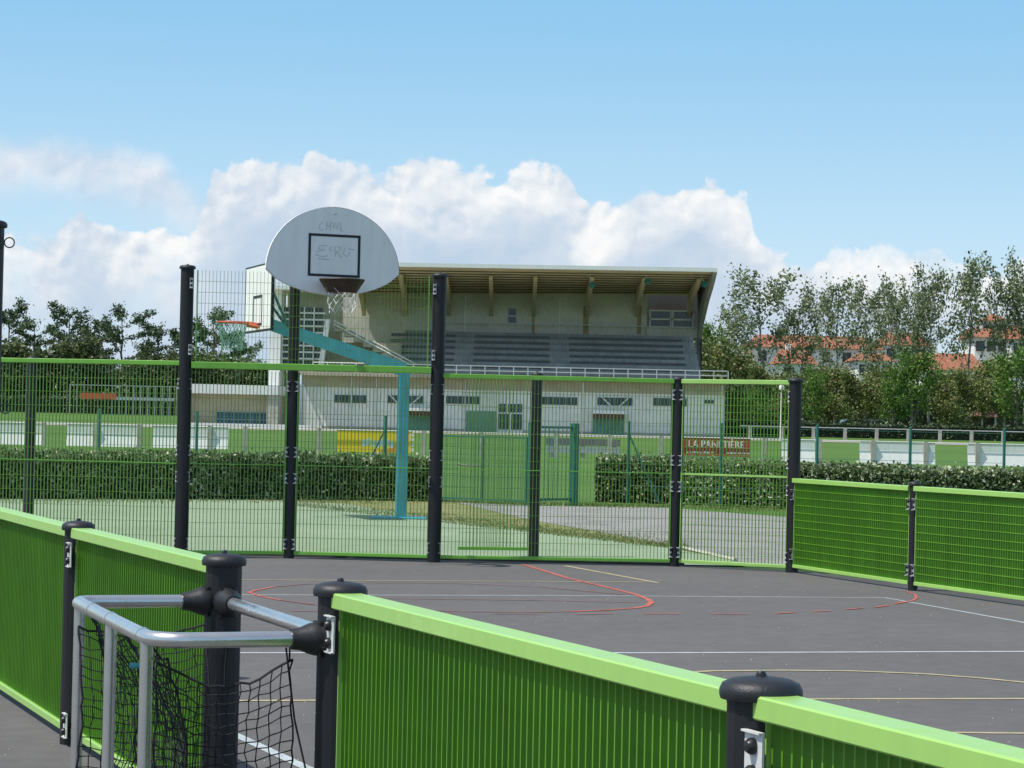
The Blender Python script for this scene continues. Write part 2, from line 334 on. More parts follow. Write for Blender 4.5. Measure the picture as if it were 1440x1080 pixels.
def bracket(parent, x, y, z, sgn, k=1.0):
    """zinc plate with two black bolts: a plate across the panel end (near panels) or a U-shape on its face"""
    if k < 0:
        mb = MB(); mb.box(.036, .108, -.054, -.049, z - .055, z + .055); mb.box(.036, .041, -.049, -.013, z - .055, z + .055)
        mb.box(.036, .108, -.062, -.054, z + .051, z + .055); mb.box(.036, .108, -.062, -.054, z - .055, z - .051)
        o = mb.build('bracket', M['bracket'], parent)
        for dz in (-.026, .026):
            m2 = MB(); m2.lathe([(.0165, 0), (.0165, .008), (.011, .016), (.001, .018)], 12)
            q = m2.build('bolt', M['bolt'], o, True); q.rotation_euler = (PI / 2, 0, 0); q.location = (.074, -.054, z + dz)
        return
    mb = MB(); w = .034 * k
    a, b = sorted((x, x + sgn * w))
    ya, yb = sorted((y, y + .006))
    mb.box(a, b, ya, yb, z - .05, z + .05)
    mb.box(a, b, ya - .02, yb + .02, z + .05, z + .054); mb.box(a, b, ya - .02, yb + .02, z - .054, z - .05)
    o = mb.build('bracket', M['bracket'], parent)
    for dz in (-.024, .024):
        m2 = MB(); s = -1 if y < 0 else 1
        m2.lathe([(.014, 0), (.014, .010), (.009, .017), (.001, .018)], 10)
        q = m2.build('bolt', M['bolt'], o, True); q.rotation_euler = (PI / 2 * (1 if s < 0 else -1), 0, 0); q.location = ((a + b) / 2, (ya if s < 0 else yb), z + dz)
def panel(name, p0, p1, z0, z1, label, cat='fence panel', group=None, rail=True, botrail=True, bt=.006, bd=.024, pitch=.0385, hp=.077, hside=1, gap=.062, bstyle=1.0, gm='wire_dark', rm='green_shaded', brackets=True, bz=None, mid=False, rh=.047, rw=.088, side=True, hw=.005):
    """welded bar grating between two posts. local x runs from p0 to p1; hside = which local y side carries the horizontal wires"""
    p0 = Vector((p0[0], p0[1], 0)); p1 = Vector((p1[0], p1[1], 0)); d = p1 - p0; L = d.length; rz = math.atan2(d.y, d.x)
    t = empty(name, p0, rz, label, cat, group)
    x0, x1 = gap, L - gap
    gz1 = z1 - (rh if rail else 0); gz0 = z0 + (.035 if botrail else 0)
    mb = MB(); n = max(2, round((x1 - x0 - .02) / pitch)); st = (x1 - x0 - .02) / n
    for i in range(n + 1):
        x = x0 + .01 + i * st
        mb.box(x - bt / 2, x + bt / 2, -bd / 2, bd / 2, gz0 - .002, gz1 + .002)
    nh = max(1, round((gz1 - gz0) / hp))
    for i in range(1, nh):
        z = gz0 + (gz1 - gz0) * i / nh; y = hside * (bd / 2 + hw * .3)
        mb.box(x0, x1, y - hw / 2, y + hw / 2, z - hw / 2, z + hw / 2)
    mb.build('bar_grating', M[gm], t)
    if side:
        for x in (x0, x1):
            m3 = MB(); m3.box(x - .004, x + .004, -.022, .022, gz0 - .001, gz1 + .001); m3.build('side_frame', M[rm], t)
    if rail:
        m2 = MB(); m2.rbox(x0 - .012, x1 + .012, -rw / 2, rw / 2, z1 - rh, z1, .004); m2.build('top_rail', M[rm], t)
    if botrail:
        m2 = MB(); m2.rbox(x0 - .005, x1 + .005, -.026, .026, z0, z0 + .035, .003); m2.build('bottom_rail', M[rm], t)
    if mid:
        m2 = MB(); mh = .010 if rm == 'green' else .0045; m2.box(x0, x1, -.018, .018, mid - mh, mid + mh); m2.build('middle_rail', M[rm], t)
    if brackets:
        for z in (bz or (z0 + .14, z1 - .17)):
            if bstyle < 0: bracket(t, .034, -.034, z, 1, -1); continue
            for y in ((-.034, .028) if bt > .004 else (-.034,)):
                bracket(t, .034, y, z, 1); bracket(t, L - .034, y, z, -1)
    return t
N = {'r2': (1.46, 2.27), 'r': (.50, 4.60), 'g2': (-.50, 7.03), 'g1': (-1.01, 8.36), 'l': (-1.95, 10.64), 'l2': (-2.90, 13.0)}
ez = dict(r=.066)
post('fence_post', *N['r'], 1.0, 'squat dark post nearest the camera between two green slatted panels')
post('fence_post', *N['g2'], 1.0, 'dark capped post right of the small goal holding its crossbar socket')
post('fence_post', *N['g1'], 1.0, 'dark capped post behind the small goal carrying two tube sockets', r=.064)
post('fence_post', *N['l'], 1.0, 'dark capped post between the two green panels left of the small goal', r=.060)
post('fence_post', *N['l2'], 2.55, 'tall dark post with hook rings at the left edge of the picture', r=.066, ring=(2.44, 1.52))
grpN = 'solid looking green panels along the near side of the court'
# near panels: outer face towards the camera is local -y or +y depending on direction; wires on the court side
panel('slatted_panel', N['g2'], N['r'], .05, .985, 'big green slatted panel to the right of the small goal', group=grpN, hside=1, hp=.15, bstyle=-1, bz=(.865, .10), gm='green_bar_shaded', rm='green')
panel('slatted_panel', N['r'], N['r2'], .05, .985, 'green slatted panel cut off by the bottom right corner of the picture', group=grpN, hside=1, hp=.15, bstyle=-1, bz=(.865, .10), gm='green_bar_shaded', rm='green')
panel('slatted_panel', N['l'], N['g1'], .05, .985, 'green slatted panel directly behind the silver goal frame and net', group=grpN, hside=1, hp=.15, bstyle=-1, bz=(.865, .10), gm='green_bar_shaded', rm='green')
panel('slatted_panel', N['l2'], N['l'], .05, .985, 'green slatted panel at the far left above grey asphalt', group=grpN, hside=1, hp=.15, bstyle=-1, bz=(.865, .10), gm='green_bar_shaded', rm='green')
E1, E2, E3, E4, E5, E6 = (-3.45, 24.75), (-2.34, 25.05), (-.79, 24.9), (.28, 26.3), (1.78, 25.1), (2.96, 24.5)
E7, E8, E9 = (3.81, 22.1), (4.72, 19.75), (5.60, 17.4)
E0, E40 = (-6.05, 25.2), (-5.42, 26.5)
post('fence_post', *E1, 3.08, 'tall dark post at the left end of the see-through goal mesh', r=.070)
post('fence_post', *E2, 3.0, 'tall dark post under the round topped backboard', r=.058)
post('fence_post', *E3, 3.06, 'tall dark post just right of the round topped backboard', r=.072)
post('fence_post', *E4, 2.06, 'mid height dark post seen through mesh right of the backboard', r=.056)
post('fence_post', *E5, 2.02, 'dark post on the left of the narrow light green end panel', r=.056)
post('fence_post', *E6, 2.02, 'dark post where the narrow mesh panel meets the low side panels', r=.066)
post('fence_post', *E7, 1.02, 'short slim dark post between the two low panels on the right', r=.045)
post('fence_post', *E8, 1.02, 'short slim dark post beyond the right edge of the low side panels', r=.045)
post('fence_post', *E0, 2.12, 'dark post at the outer left end of the long left mesh', r=.06)
post('fence_post', *E40, 2.12, 'mid height dark post seen through the left mesh near the picture edge', r=.058)
grpM = 'see-through green mesh panels at the far end'
B4 = (.16, .86, 1.14, 1.84)
panel('mesh_panel', E1, E2, .05, 1.99, 'lower green mesh left of the post under the backboard', group=grpM, rail=False, hside=-1, mid=1.0, bz=B4, hp=.15, bt=.0048, bd=.02, hw=.0038)
panel('mesh_panel', E2, E3, .05, 1.99, 'lower green mesh in front of the teal hoop pole', group=grpM, rail=False, hside=-1, mid=1.0, bz=B4, hp=.15, bt=.0048, bd=.02, hw=.0038)
panel('mesh_panel', (E1[0] + .0, E1[1] - .03), (E3[0], E3[1] - .03), 2.0, 3.04, 'upper green mesh behind the round topped backboard', group=grpM, rail=False, botrail=False, bt=.0036, bd=.010, hw=.0036, hp=.115, hside=-1, brackets=True, bz=(2.9, 2.2), gap=.11)
mb = MB(); Lg = math.hypot(E3[0] - E1[0], E3[1] - E1[1]); mb.rbox(.07, Lg - .07, -.045, .045, 2.005, 2.075, .005)
o = mb.build('goal_crossbar', M['green_shaded']); o.location = (E1[0], E1[1] - .03, 0); o.rotation_euler[2] = math.atan2(E3[1] - E1[1], E3[0] - E1[0]); tag(o, 'long green beam crossing below the upper mesh between two tall posts', 'beam')
panel('mesh_panel', E0, E1, .05, 2.08, 'long green mesh left of the tall posts at the far end', group=grpM, hside=-1, mid=1.0, bz=B4, hp=.15, bt=.0048, bd=.02, hw=.0038)
panel('mesh_panel', E3, E5, .05, 2.01, 'wide green mesh between the backboard post and the narrow panel', group=grpM, hside=-1, mid=1.0, bz=B4, hp=.15, bt=.0048, bd=.02, hw=.0038)
panel('mesh_panel', (-.62, 26.1), E4, .08, 1.98, 'second mesh layer standing behind the wide green mesh', group=grpM, hside=-1, rail=False, brackets=False, side=False, bz=B4, hp=.15, bt=.0045, bd=.02, hw=.0038)
panel('mesh_panel', E5, E6, .05, 2.01, 'narrow light green mesh panel with pale rails near the right posts', group=grpM, hside=-1, mid=1.0, bz=B4, hp=.074, hw=.0042, bt=.0048, bd=.016, gm='green_bar_shaded', rm='green')
grpS = 'low green panels on the right side of the court'
panel('low_panel', E6, E7, .06, .99, 'low green side panel beside the tall right hand post', group=grpS, hside=-1, hp=.078, hw=.007, gm='green_bar_shaded', rm='green')
panel('low_panel', E7, E8, .06, .99, 'low green side panel running off the right edge of the picture', group=grpS, hside=-1, hp=.078, hw=.007, gm='green_bar_shaded', rm='green')

# ------------------------------------------------------------------ small goal with net
gt = empty('small_goal', (N['g1'][0], N['g1'][1], 0), 0, 'small goal of silver tubes with a black net in the near fence', 'goal')
A = Vector((N['g1'][0], N['g1'][1], 0)); B = Vector((N['g2'][0], N['g2'][1], 0)); ax = (B - A).normalized(); out = Vector((-ax.y, ax.x, 0)) * -1
if out.x > 0: out = -out
org = A.copy(); GZ = .845
def gp(u, v, z): q = A + ax * u + out * v; return Vector((q.x - org.x, q.y - org.y, z))
LG = (B - A).length; DEP = .56
def arc(c0, u0, v0, a0, a1, r, n=6): return [gp(u0 + r * math.cos(a0 + (a1 - a0) * k / n), v0 + r * math.sin(a0 + (a1 - a0) * k / n), c0) for k in range(n + 1)]
rr = .11
FD = .525
path = [gp(.0, .10, GZ)] + arc(GZ, rr * .6, FD - rr * .6, PI, PI / 2, rr * .6) + arc(GZ, LG - rr, DEP - rr, PI / 2, 0, rr) + [gp(LG, .10, GZ)]
mb = MB(); mb.tube(path, .0235, 14); mb.build('top_tube', M['steel'], gt, True)
mb = MB(); mb.tube([gp(.10, 0, GZ), gp(LG - .10, 0, GZ)], .0235, 14); mb.build('crossbar', M['steel'], gt, True)
for u in (.035, LG * .50, LG - .10):
    mb = MB(); v = FD + (DEP - FD) * (u - .06) / (LG - .16) - (.008 if u < .1 else 0)
    mb.tube([gp(u, v, .0), gp(u, v, GZ - .004)], .0195, 14); mb.build('upright', M['steel'], gt, True)
for u, w in ((.36, 0), (LG * .50, 0), (LG - .16, 0)):
    mb = MB(); v = FD + (DEP - FD) * (u - .06) / (LG - .16); mb.tube([gp(u - .006, v, GZ), gp(u + .006, v, GZ)], .0262, 14); mb.build('weld_collar', M['steel'], gt, True)
def socket(a, b):
    mb = MB(); a = Vector(a); b = Vector(b); d = (b - a)
    mb.tube([a, a + d * .15, a + d * .45, a + d * .75, b], [.046, .053, .047, .034, .031], 14); o = mb.build('socket', M['plastic'], gt, True)
    m2 = MB(); s = d.normalized().cross(Vector((0, 0, 1)))
    for k in (-1, 1):
        q = a + d * .2 + Vector((0, 0, .036)) + s * .026 * k; m2.tube([q, q + Vector((0, 0, .016))], .008, 8)
        q = a + d * .2 - Vector((0, 0, .052)) + s * .026 * k; m2.tube([q, q + Vector((0, 0, .016))], .008, 8)
    m2.build('bolt', M['bolt'], o)
socket(gp(0, .045, GZ), gp(0, .15, GZ)); socket(gp(.045, 0, GZ), gp(.15, 0, GZ))
socket(gp(LG, .045, GZ), gp(LG, .15, GZ)); socket(gp(LG - .045, 0, GZ), gp(LG - .15, 0, GZ))
# net: three sagging faces
rn = random.Random(3)
net = MB()
def netface(f, nu, nv, r=.0019):
    P = [[f(i / nu, j / nv) + Vector((rn.gauss(0, .0035), rn.gauss(0, .0035), rn.gauss(0, .0045))) for i in range(nu + 1)] for j in range(nv + 1)]
    for j in range(nv + 1): net.tube([P[j][i] for i in range(nu + 1)], r * (2.0 if j == 0 else 1), 4, False)
    for i in range(nu + 1): net.tube([P[j][i] for j in range(nv + 1)], r * (2.0 if i in (0, nu) else 1), 4, False)
def near_side(s, t):   # from near corner to the right hand post
    sag = .075 * math.sin(PI * s) + .01
    v = (DEP - .02) * (1 - s) + .13 * s; u = LG - .05 - .07 * math.sin(PI * min(1, t * 1.3)) * math.sin(PI * s * .9 + .05) - .05 * s * t
    return gp(u, v - .04 * t * s, (GZ - .055 - sag) * (1 - t) + .02 * t)
def back_side(s, t):
    sag = .03 + .05 * abs(math.sin(PI * 2 * s)); u = .05 + (LG - .12) * s
    return gp(u + .03 * math.sin(9 * t + 4 * s) * math.sin(PI * s), FD + (DEP - FD) * s - .05 - .14 * math.sin(PI * min(1, t * 1.2)) * (.5 + .5 * math.sin(PI * s)), (GZ - .02 - sag) * (1 - t) + .02 * t)
def far_side(s, t):
    sag = .03 + .05 * math.sin(PI * s)
    return gp(.06 + .10 * math.sin(PI * min(1, t * 1.2)), FD * (1 - s) * .85 + .08, (GZ - .04 - sag) * (1 - t) + .02 * t)
netface(near_side, 13, 22); netface(back_side, 28, 22); netface(far_side, 12, 22)
# bunched spare net and tie cords
for q in range(5):
    net.tube([gp(LG * .50 + rn.gauss(0, .012), DEP - .12 + rn.gauss(0, .012), z) for z in [.70 - .08 * k for k in range(9)]], .0028, 4, False)
net.tube([gp(LG - .05, .15, GZ - .03), gp(LG - .045, .12, .6), gp(LG + .0, .075, .38), gp(LG + .0, .072, .05)], .0032, 5, False)
for s in (.0, .5, .98): 
    q = near_side(s, 0); net.tube([q, q + Vector((0, 0, .05)), gp(LG - .02, (DEP - .02) * (1 - s) + .13 * s, GZ)], .0028, 4, False)
for s in (.08, .34, .62, .95):
    q = back_side(s, 0); net.tube([q, gp(.05 + (LG - .12) * s, FD + (DEP - FD) * s, GZ)], .003, 4, False)
net.build('net', M['net'], gt)
for p in (gp(LG, .075, .40), gp(.25, .30, GZ - .10), gp(LG * .52, DEP - .09, .70)):
    mb = MB(); mb.tube([p - Vector((.016, 0, 0)), p + Vector((.016, 0, 0))], .009, 8); mb.build('net_clip', M['teal'], gt, True)

# ------------------------------------------------------------------ near basketball backboard
bn = Vector((.366, -.93, 0)).normalized(); bx = Vector((.93, .366, 0)).normalized()
bc = atY(468, 382, 24.25)
ht = empty('basketball_hoop', (bc.x, bc.y, 0), math.atan2(bx.y, bx.x), 'grey backboard with rounded top and chain net on a tall dark post', 'basketball hoop')
zc = bc.z   # local: x along board, -y towards the court, z up
def outline(k=1.0):
    pts = []
    for i in range(33):
        a = PI * i / 32; pts.append((.715 * k * math.cos(a), .665 * k * math.sin(a)))
    for i in range(1, 16):
        s = -1 + 2 * i / 16; pts.append((s * .70 * k, -.235 * k * (1 - abs(s) ** 2.0) ** .75 - .01))
    return pts
op = outline(); n = len(op)
mb = MB(); vs = [(x, -.022, zc + z) for x, z in op] + [(x, .022, zc + z) for x, z in op]
mb.add(vs, [tuple(range(n)), tuple(range(2 * n - 1, n - 1, -1))]); mb.build('board', M['board'], ht)
mb = MB(); op2 = outline(1.006)
vs = [(x, -.021, zc + z) for x, z in op2] + [(x, .021, zc + z) for x, z in op2]; mb.add(vs, [(i, i + n, (i + 1) % n + n, (i + 1) % n) for i in range(n)])
mb.build('board_edge', M['board_edge'], ht)
mb = MB(); x0, x1, z0, z1, w = -.275, .285, zc - .055, zc + .385, .026
for q in ((x0, x1, z0, z0 + w), (x0, x1, z1 - w, z1), (x0, x0 + w, z0 + w, z1 - w), (x1 - w, x1, z0 + w, z1 - w)): mb.box(q[0], q[1], -.026, -.0225, q[2], q[3])
mb.build('target_frame', M['black'], ht)
def scrawl(strokes, ox, oz, k, m, w=.006):
    mb = MB()
    for st in strokes:
        mb.tube([(ox + x * k, -.0235, oz + z * k) for x, z in st], w / 2, 4)
    o = mb.build('graffiti', m, ht); return o
scrawl([[(0, .9), (-.3, .6), (-.35, .2), (-.1, 0), (.15, .05)], [(.45, 0), (.5, 1)], [(.5, .5), (.9, .55)], [(.9, 1.0), (.88, 0)], [(1.15, .95), (1.3, .3), (1.5, .9), (1.65, .2), (1.85, .95)], [(2.05, .9), (2.1, .1), (2.3, .0)]], -.13, zc + .42, .095, M['ink'])
scrawl([[(.9, 1), (.2, .95), (.1, .7), (.7, .6), (.0, .45), (-.1, .1), (.5, .0), (1.0, .1)], [(1.3, .9), (1.1, .7), (1.4, .55)], [(1.7, 0), (1.65, .95), (2.2, .9), (2.1, .55), (1.75, .5), (2.3, .0)], [(2.6, .9), (2.45, .3), (2.8, .1), (3.1, .5)], [(2.9, .8), (3.5, .75)], [(.1, -.2), (1.2, -.25)]], -.18, zc + .15, .115, M['ink'])
scrawl([[(-.5, 0), (-.2, .3), (.2, .3), (.5, 0)], [(-.2, .1), (.25, .12)]], 0, zc + .585, .07, M['ink'])
RZ = zc - .098
mb = MB(); mb.tube([(.225 * math.cos(a) + .02, -.26 + .225 * math.sin(a), RZ) for a in [2 * PI * k / 28 for k in range(29)]], .011, 6, False); rim = mb.build('rim', M['rust'], ht, True)
mb = MB(); nn = 20
ra = [(.235, RZ - .004), (.19, RZ - .07), (.15, RZ - .135)]
vs = []; 
for r_, z in ra:
    for k in range(nn + 1):
        a = 2 * PI * k / nn; vs.append((.02 + r_ * math.cos(a), -.262 + r_ * math.sin(a), z))
mb.add(vs, [(j * (nn + 1) + k, j * (nn + 1) + k + 1, (j + 1) * (nn + 1) + k + 1, (j + 1) * (nn + 1) + k) for j in range(2) for k in range(nn)])
mb.box(-.08, .12, -.05, -.023, RZ - .11, RZ + .015); mb.build('rim_bracket', M['rust'], ht)
mb = MB(); K = 7; lv = [(.215, .01), (.17, .09), (.135, .17), (.15, .25), (.12, .33)]
for k in range(K):
    for sg in (0, 1):
        pts = []
        for i, (r_, dz) in enumerate(lv):
            a = 2 * PI * (k + .5 * i * (1 if sg else -1)) / K; pts.append((.02 + r_ * math.cos(a), -.26 + r_ * math.sin(a), RZ - dz - (.015 * math.sin(k * 2.1))))
        mb.tube(pts, .0036, 4, False)
mb.build('chain_net', M['chain'], ht)
pl = (Vector((E2[0], E2[1], 0)) - Vector((bc.x, bc.y, 0))); lx, ly = pl.dot(bx), pl.dot(-bn)
mb = MB(); mb.tube([(lx, ly, 2.9), (0, .05, zc - .02)], .035, 8); mb.box(-.25, .25, .024, .05, zc - .16, zc + .3); mb.build('support_arm', M['post'], ht)

# ------------------------------------------------------------------ teal basketball hoop beyond the fence
tp = onz(563, 730, 0); tt = empty('basketball_hoop', (tp.x, tp.y, 0), 0, 'teal pole hoop with white rectangular backboard seen sideways beyond the mesh', 'basketball hoop')
mb = MB(); mb.box(-.075, .075, -.075, .075, 0.036, 2.30); mb.build('pole', M['teal'], tt).rotation_euler[2] = .24
mb = MB(); mb.box(-.45, .40, -.35, .35, 0.013, .035); mb.build('base_plate', M['teal'], tt)
c0 = atY(383, 421, 34.5) - tp - Vector((0, 0, 0)); c1 = atY(347, 421, 36.15) - tp
dn = Vector((c1.x - c0.x, c1.y - c0.y, 0)); dn.normalize(); nb_ = Vector((-dn.y, dn.x, 0)); nb_ = nb_ if nb_.x < 0 else -nb_
zt, zb = 3.78, 2.82
def bp_(s, v, z): q = c0 + (c1 - c0) * s + nb_ * v; return Vector((q.x, q.y, z))
mb = MB(); mb.hexa([bp_(0, -.02, zb), bp_(1, -.02, zb), bp_(1, .02, zb), bp_(0, .02, zb), bp_(0, -.02, zt), bp_(1, -.02, zt), bp_(1, .02, zt), bp_(0, .02, zt)]); mb.build('board', M['white'], tt)
mb = MB()
for (s0, s1, a, b) in ((-.012, 0, zb - .03, zt + .02), (1, 1.012, zb - .03, zt + .02), (0, 1, zb - .03, zb), (0, 1, zt, zt + .02)):
    mb.hexa([bp_(s0, -.024, a), bp_(s1, -.024, a), bp_(s1, .024, a), bp_(s0, .024, a), bp_(s0, -.024, b), bp_(s1, -.024, b), bp_(s1, .024, b), bp_(s0, .024, b)])
mb.build('board_border', M['black'], tt)
mb = MB()
for (s0, s1, a, b) in ((.33, .67, 3.30, 3.34), (.33, .67, 2.88, 2.92), (.33, .35, 2.92, 3.30), (.65, .67, 2.92, 3.30)):
    mb.hexa([bp_(s0, .021, a), bp_(s1, .021, a), bp_(s1, .025, a), bp_(s0, .025, a), bp_(s0, .021, b), bp_(s1, .021, b), bp_(s1, .025, b), bp_(s0, .025, b)])
mb.build('target_frame', M['black'], tt)
rc = bp_(.5, .40, 2.92)
mb = MB(); mb.tube([rc + Vector((.225 * math.cos(a), .225 * math.sin(a), 0)) for a in [2 * PI * k / 24 for k in range(25)]], .014, 6, False)
mb.tube([bp_(.5, .02, 2.88), bp_(.5, .18, 2.90)], .05, 6); mb.tube([bp_(.42, .02, 2.86), bp_(.5, .3, 2.92)], .02, 6); mb.build('rim', M['orange'], tt, True)
mb = MB()
for k in range(12):
    for sg in (-1, 1):
        mb.tube([rc + Vector((r_ * math.cos(2 * PI * (k + sg * .5 * i) / 12), r_ * math.sin(2 * PI * (k + sg * .5 * i) / 12), -dz)) for i, (r_, dz) in enumerate([(.225, 0), (.2, .1), (.175, .2), (.16, .3), (.16, .42)])], .006, 4, False)
mb.build('net', M['pale_net'], tt)
mb = MB(); bb = bp_(.5, -.03, 2.95)
def beam(mb, a, b, wa, wb, ha, hb):
    a = Vector(a); b = Vector(b); d = (b - a).normalized(); s = d.cross(Vector((0, 0, 1))).normalized(); u = Vector((0, 0, 1))
    mb.hexa([a - s * wa - u * ha, b - s * wb - u * hb, b + s * wb - u * hb, a + s * wa - u * ha, a - s * wa + u * ha, b - s * wb + u * hb, b + s * wb + u * hb, a + s * wa + u * ha])
beam(mb, (.04, 0, 2.27), bb, .06, .05, .11, .09); mb.build('arm', M['teal'], tt)
mb = MB(); q = Vector((.04, 0, 2.27)).lerp(bb, .80)
mb.tube([bp_(.25, -.03, 3.55), q], .022, 6); mb.tube([bp_(.75, -.03, 3.55), q], .022, 6); mb.build('brace', M['green_dark'], tt)

# ------------------------------------------------------------------ hedges
def hedge(name, pts, h, dep, nleaf, size, m, label, cat='hedge', zb=0, core=True, rough=.06, group=None, seed=1, kind=None):
    """pts: polyline of the hedge's near foot"""
    r = random.Random(seed); mb = MB(); o = None
    root = empty(name, (pts[0][0], pts[0][1], zb), 0, label, cat, group)
    P = [Vector((a - pts[0][0], b - pts[0][1], 0)) for a, b in pts]
    L = [(P[i + 1] - P[i]).length for i in range(len(P) - 1)]; tot = sum(L)
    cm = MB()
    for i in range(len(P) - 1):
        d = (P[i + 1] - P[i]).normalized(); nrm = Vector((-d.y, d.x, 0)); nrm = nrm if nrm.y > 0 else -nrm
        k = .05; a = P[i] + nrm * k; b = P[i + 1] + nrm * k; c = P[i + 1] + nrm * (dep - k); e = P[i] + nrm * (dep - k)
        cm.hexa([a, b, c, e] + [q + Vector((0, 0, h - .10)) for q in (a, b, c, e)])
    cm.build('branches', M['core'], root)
    for _ in range(nleaf):
        s = r.random() * tot; i = 0
        while i < len(L) - 1 and s > L[i]: s -= L[i]; i += 1
        d = (P[i + 1] - P[i]).normalized(); nrm = Vector((-d.y, d.x, 0)); nrm = nrm if nrm.y > 0 else -nrm
        base = P[i] + d * s; wob = math.sin(base.x * 1.9 + base.y) * .4 + math.sin(base.x * 4.7) * .3 + math.sin(base.x * 11) * .3
        if r.random() < .62: v = abs(r.gauss(0, rough)) - .02 + .03 * wob; z = r.random() ** .8 * h
        elif r.random() < .8: v = r.random() * dep; z = h + r.gauss(0, rough * .6) + .04 * wob
        else: v = dep - abs(r.gauss(0, rough)); z = r.random() * h
        if r.random() < .01: z += r.random() * .12 * (h / .8)
        mb.leaf(base + nrm * v + Vector((0, 0, max(.01, z))), size * r.uniform(.6, 1.3), r)
    mb.build('leaves', m, root); return root
HL = [P2(-60, 702), P2(100, 703), P2(300, 703), P2(470, 704), P2(607, 706)]
hedge('hedge', HL, .79, 1.0, 20000, .078, M['leaf_hedge'], 'glossy leaved hedge behind the left mesh and pale green court', seed=1)
HR = [P2(836, 706), P2(940, 709), P2(1105, 716)]
hedge('hedge', HR, .83, 1.0, 11000, .078, M['leaf_hedge'], 'glossy leaved hedge below the red advertising board', seed=2)
HS = [P2(1118, 716), P2(1200, 719), P2(1300, 722), P2(1520, 728)]
hedge('hedge', HS, .80, 1.0, 14000, .078, M['leaf_hedge'], 'glossy leaved hedge behind the low green panels on the right', seed=3)
# verge grass tufts
r = random.Random(5); mb = MB()
def blade(mb, x, y, h, r):
    a = r.random() * 2 * PI; w = .007 + .006 * r.random(); lx, ly = r.gauss(0, .35) * h, r.gauss(0, .35) * h
    mb.add([(x - w * math.cos(a), y - w * math.sin(a), 0), (x + w * math.cos(a), y + w * math.sin(a), 0), (x + lx, y + ly, h)], [(0, 1, 2)])
for _ in range(7000):
    u = r.random(); px = 400 + 570 * u; py = 709 + (774 - 709) * u + 2 - abs(r.gauss(0, 5 + 3 * u))
    q = onz(px, py); blade(mb, q.x, q.y, r.uniform(.015, .05), r)
for _ in range(5000):
    px = r.choice([r.uniform(-20, 610), r.uniform(830, 1110), r.uniform(600, 840), r.uniform(1110, 1480)]); py = 704 + (px > 600) * (px - 600) / 500 * 11 + abs(r.gauss(0, 2.2))
    q = onz(px, py); blade(mb, q.x, q.y, r.uniform(.02, .08), r)
o = mb.build('grass_tufts', M['blade']); tag(o, 'dry grass tufts along the verge and hedge foot', 'grass', kind='stuff')

# ------------------------------------------------------------------ green wire fence by the hedge
grpW = 'thin green posts of the wire fence by the hedge'
wf = [(138, 699, 578, 'thin green wire fence post, first from the left before the left hedge'), (275, 700, 582, 'thin green wire fence post just right of the tall left mesh post'),
      (414, 701, 584, 'thin green wire fence post hidden behind the post under the backboard'), (540, 703, 588, 'thin green wire fence post in front of the yellow board, with a slanting brace'),
      (882, 708, 590, 'thin green wire fence post with slanting brace, left end of the middle hedge'), (1012, 713, 592, 'thin green wire fence post crossing the red board'),
      (1147, 716, 600, 'thin green wire fence post just right of the corner post'), (1278, 719, 600, 'thin green wire fence post above the joint of the low side panels'),
      (1410, 723, 598, 'thin green wire fence post nearest the right edge of the picture')]
wpos = []
for px, by, ty, lab in wf:
    q = onz(px, by); t = empty('wire_fence_post', (q.x, q.y - .03, 0), 0, lab, 'fence post', grpW)
    hz = 1.57; wpos.append(Vector((q.x, q.y - .03, 0)))
    mb = MB(); mb.tube([(0, 0, 0), (0, 0, hz)], .028, 8); mb.build('shaft', M['green_dark'], t, True)
    mb = MB(); mb.lathe([(.032, hz), (.032, hz + .015), (.001, hz + .03)], 8); mb.build('cap', M['green_dark'], t)
    if px in (540, 882):
        s = -1 if px == 540 else 1; mb = MB(); mb.tube([(0, 0, 1.35), (s * .62, -.02, .02)], .02, 6); mb.build('brace', M['green_dark'], t, True)
for i, (a, b, lab) in enumerate([(0, 3, 'pale line wires strung between the posts before the left hedge'), (4, 8, 'pale line wires strung between the posts before the right hedge')]):
    mb = MB()
    for k in range(a, b):
        for z in (.35, .95, 1.5):
            mb.tube([wpos[k] + Vector((0, 0, z)), wpos[k + 1] + Vector((0, 0, z))], .0035, 4, False)
    tag(mb.build('fence_wire', M['green_dark']), lab, 'fence wire')
# pedestrian gate frame in the wire fence
ga, gb = onz(747, 712), onz(806, 711)
t = empty('field_gate', (ga.x, ga.y, 0), math.atan2(gb.y - ga.y, gb.x - ga.x), 'open dark green gate frame between two thick posts beside the hedge', 'gate'); Lg = (gb - ga).length
for x in (0, Lg):
    mb = MB(); mb.box(x - .06, x + .06, -.06, .06, 0, 1.52); mb.build('gate_post', M['green_dark'], t)
mb = MB(); mb.box(.06, Lg - .06, -.02, .02, 1.42, 1.46); mb.box(.06, Lg - .06, -.02, .02, .1, .14); mb.build('gate_frame', M['green_dark'], t)
mb = MB()
for i in range(9):
    x = .1 + (Lg - .2) * i / 8; mb.box(x - .004, x + .004, -.006, .006, .14, 1.42)
mb.build('gate_bars', M['green_dark'], t)
ga, gb = onz(612, 706), onz(744, 711.5)
t = empty('field_gate', (ga.x, ga.y, 0), math.atan2(gb.y - ga.y, gb.x - ga.x), 'wide low green wire gate closing the gap right of the teal pole', 'gate'); Lg = (gb - ga).length
mb = MB()
for x in (0.02, Lg * .5, Lg - .08): mb.box(x - .018, x + .018, -.018, .018, .05, 1.25)
mb.box(.038, Lg - .098, -.016, .016, 1.22, 1.25); mb.box(.038, Lg - .098, -.016, .016, .07, .10); mb.build('gate_frame', M['green_dark'], t)
mb = MB()
for i in range(1, 34):
    x = .02 + (Lg - .1) * i / 34; mb.box(x - .003, x + .003, -.003, .003, .10, 1.22)
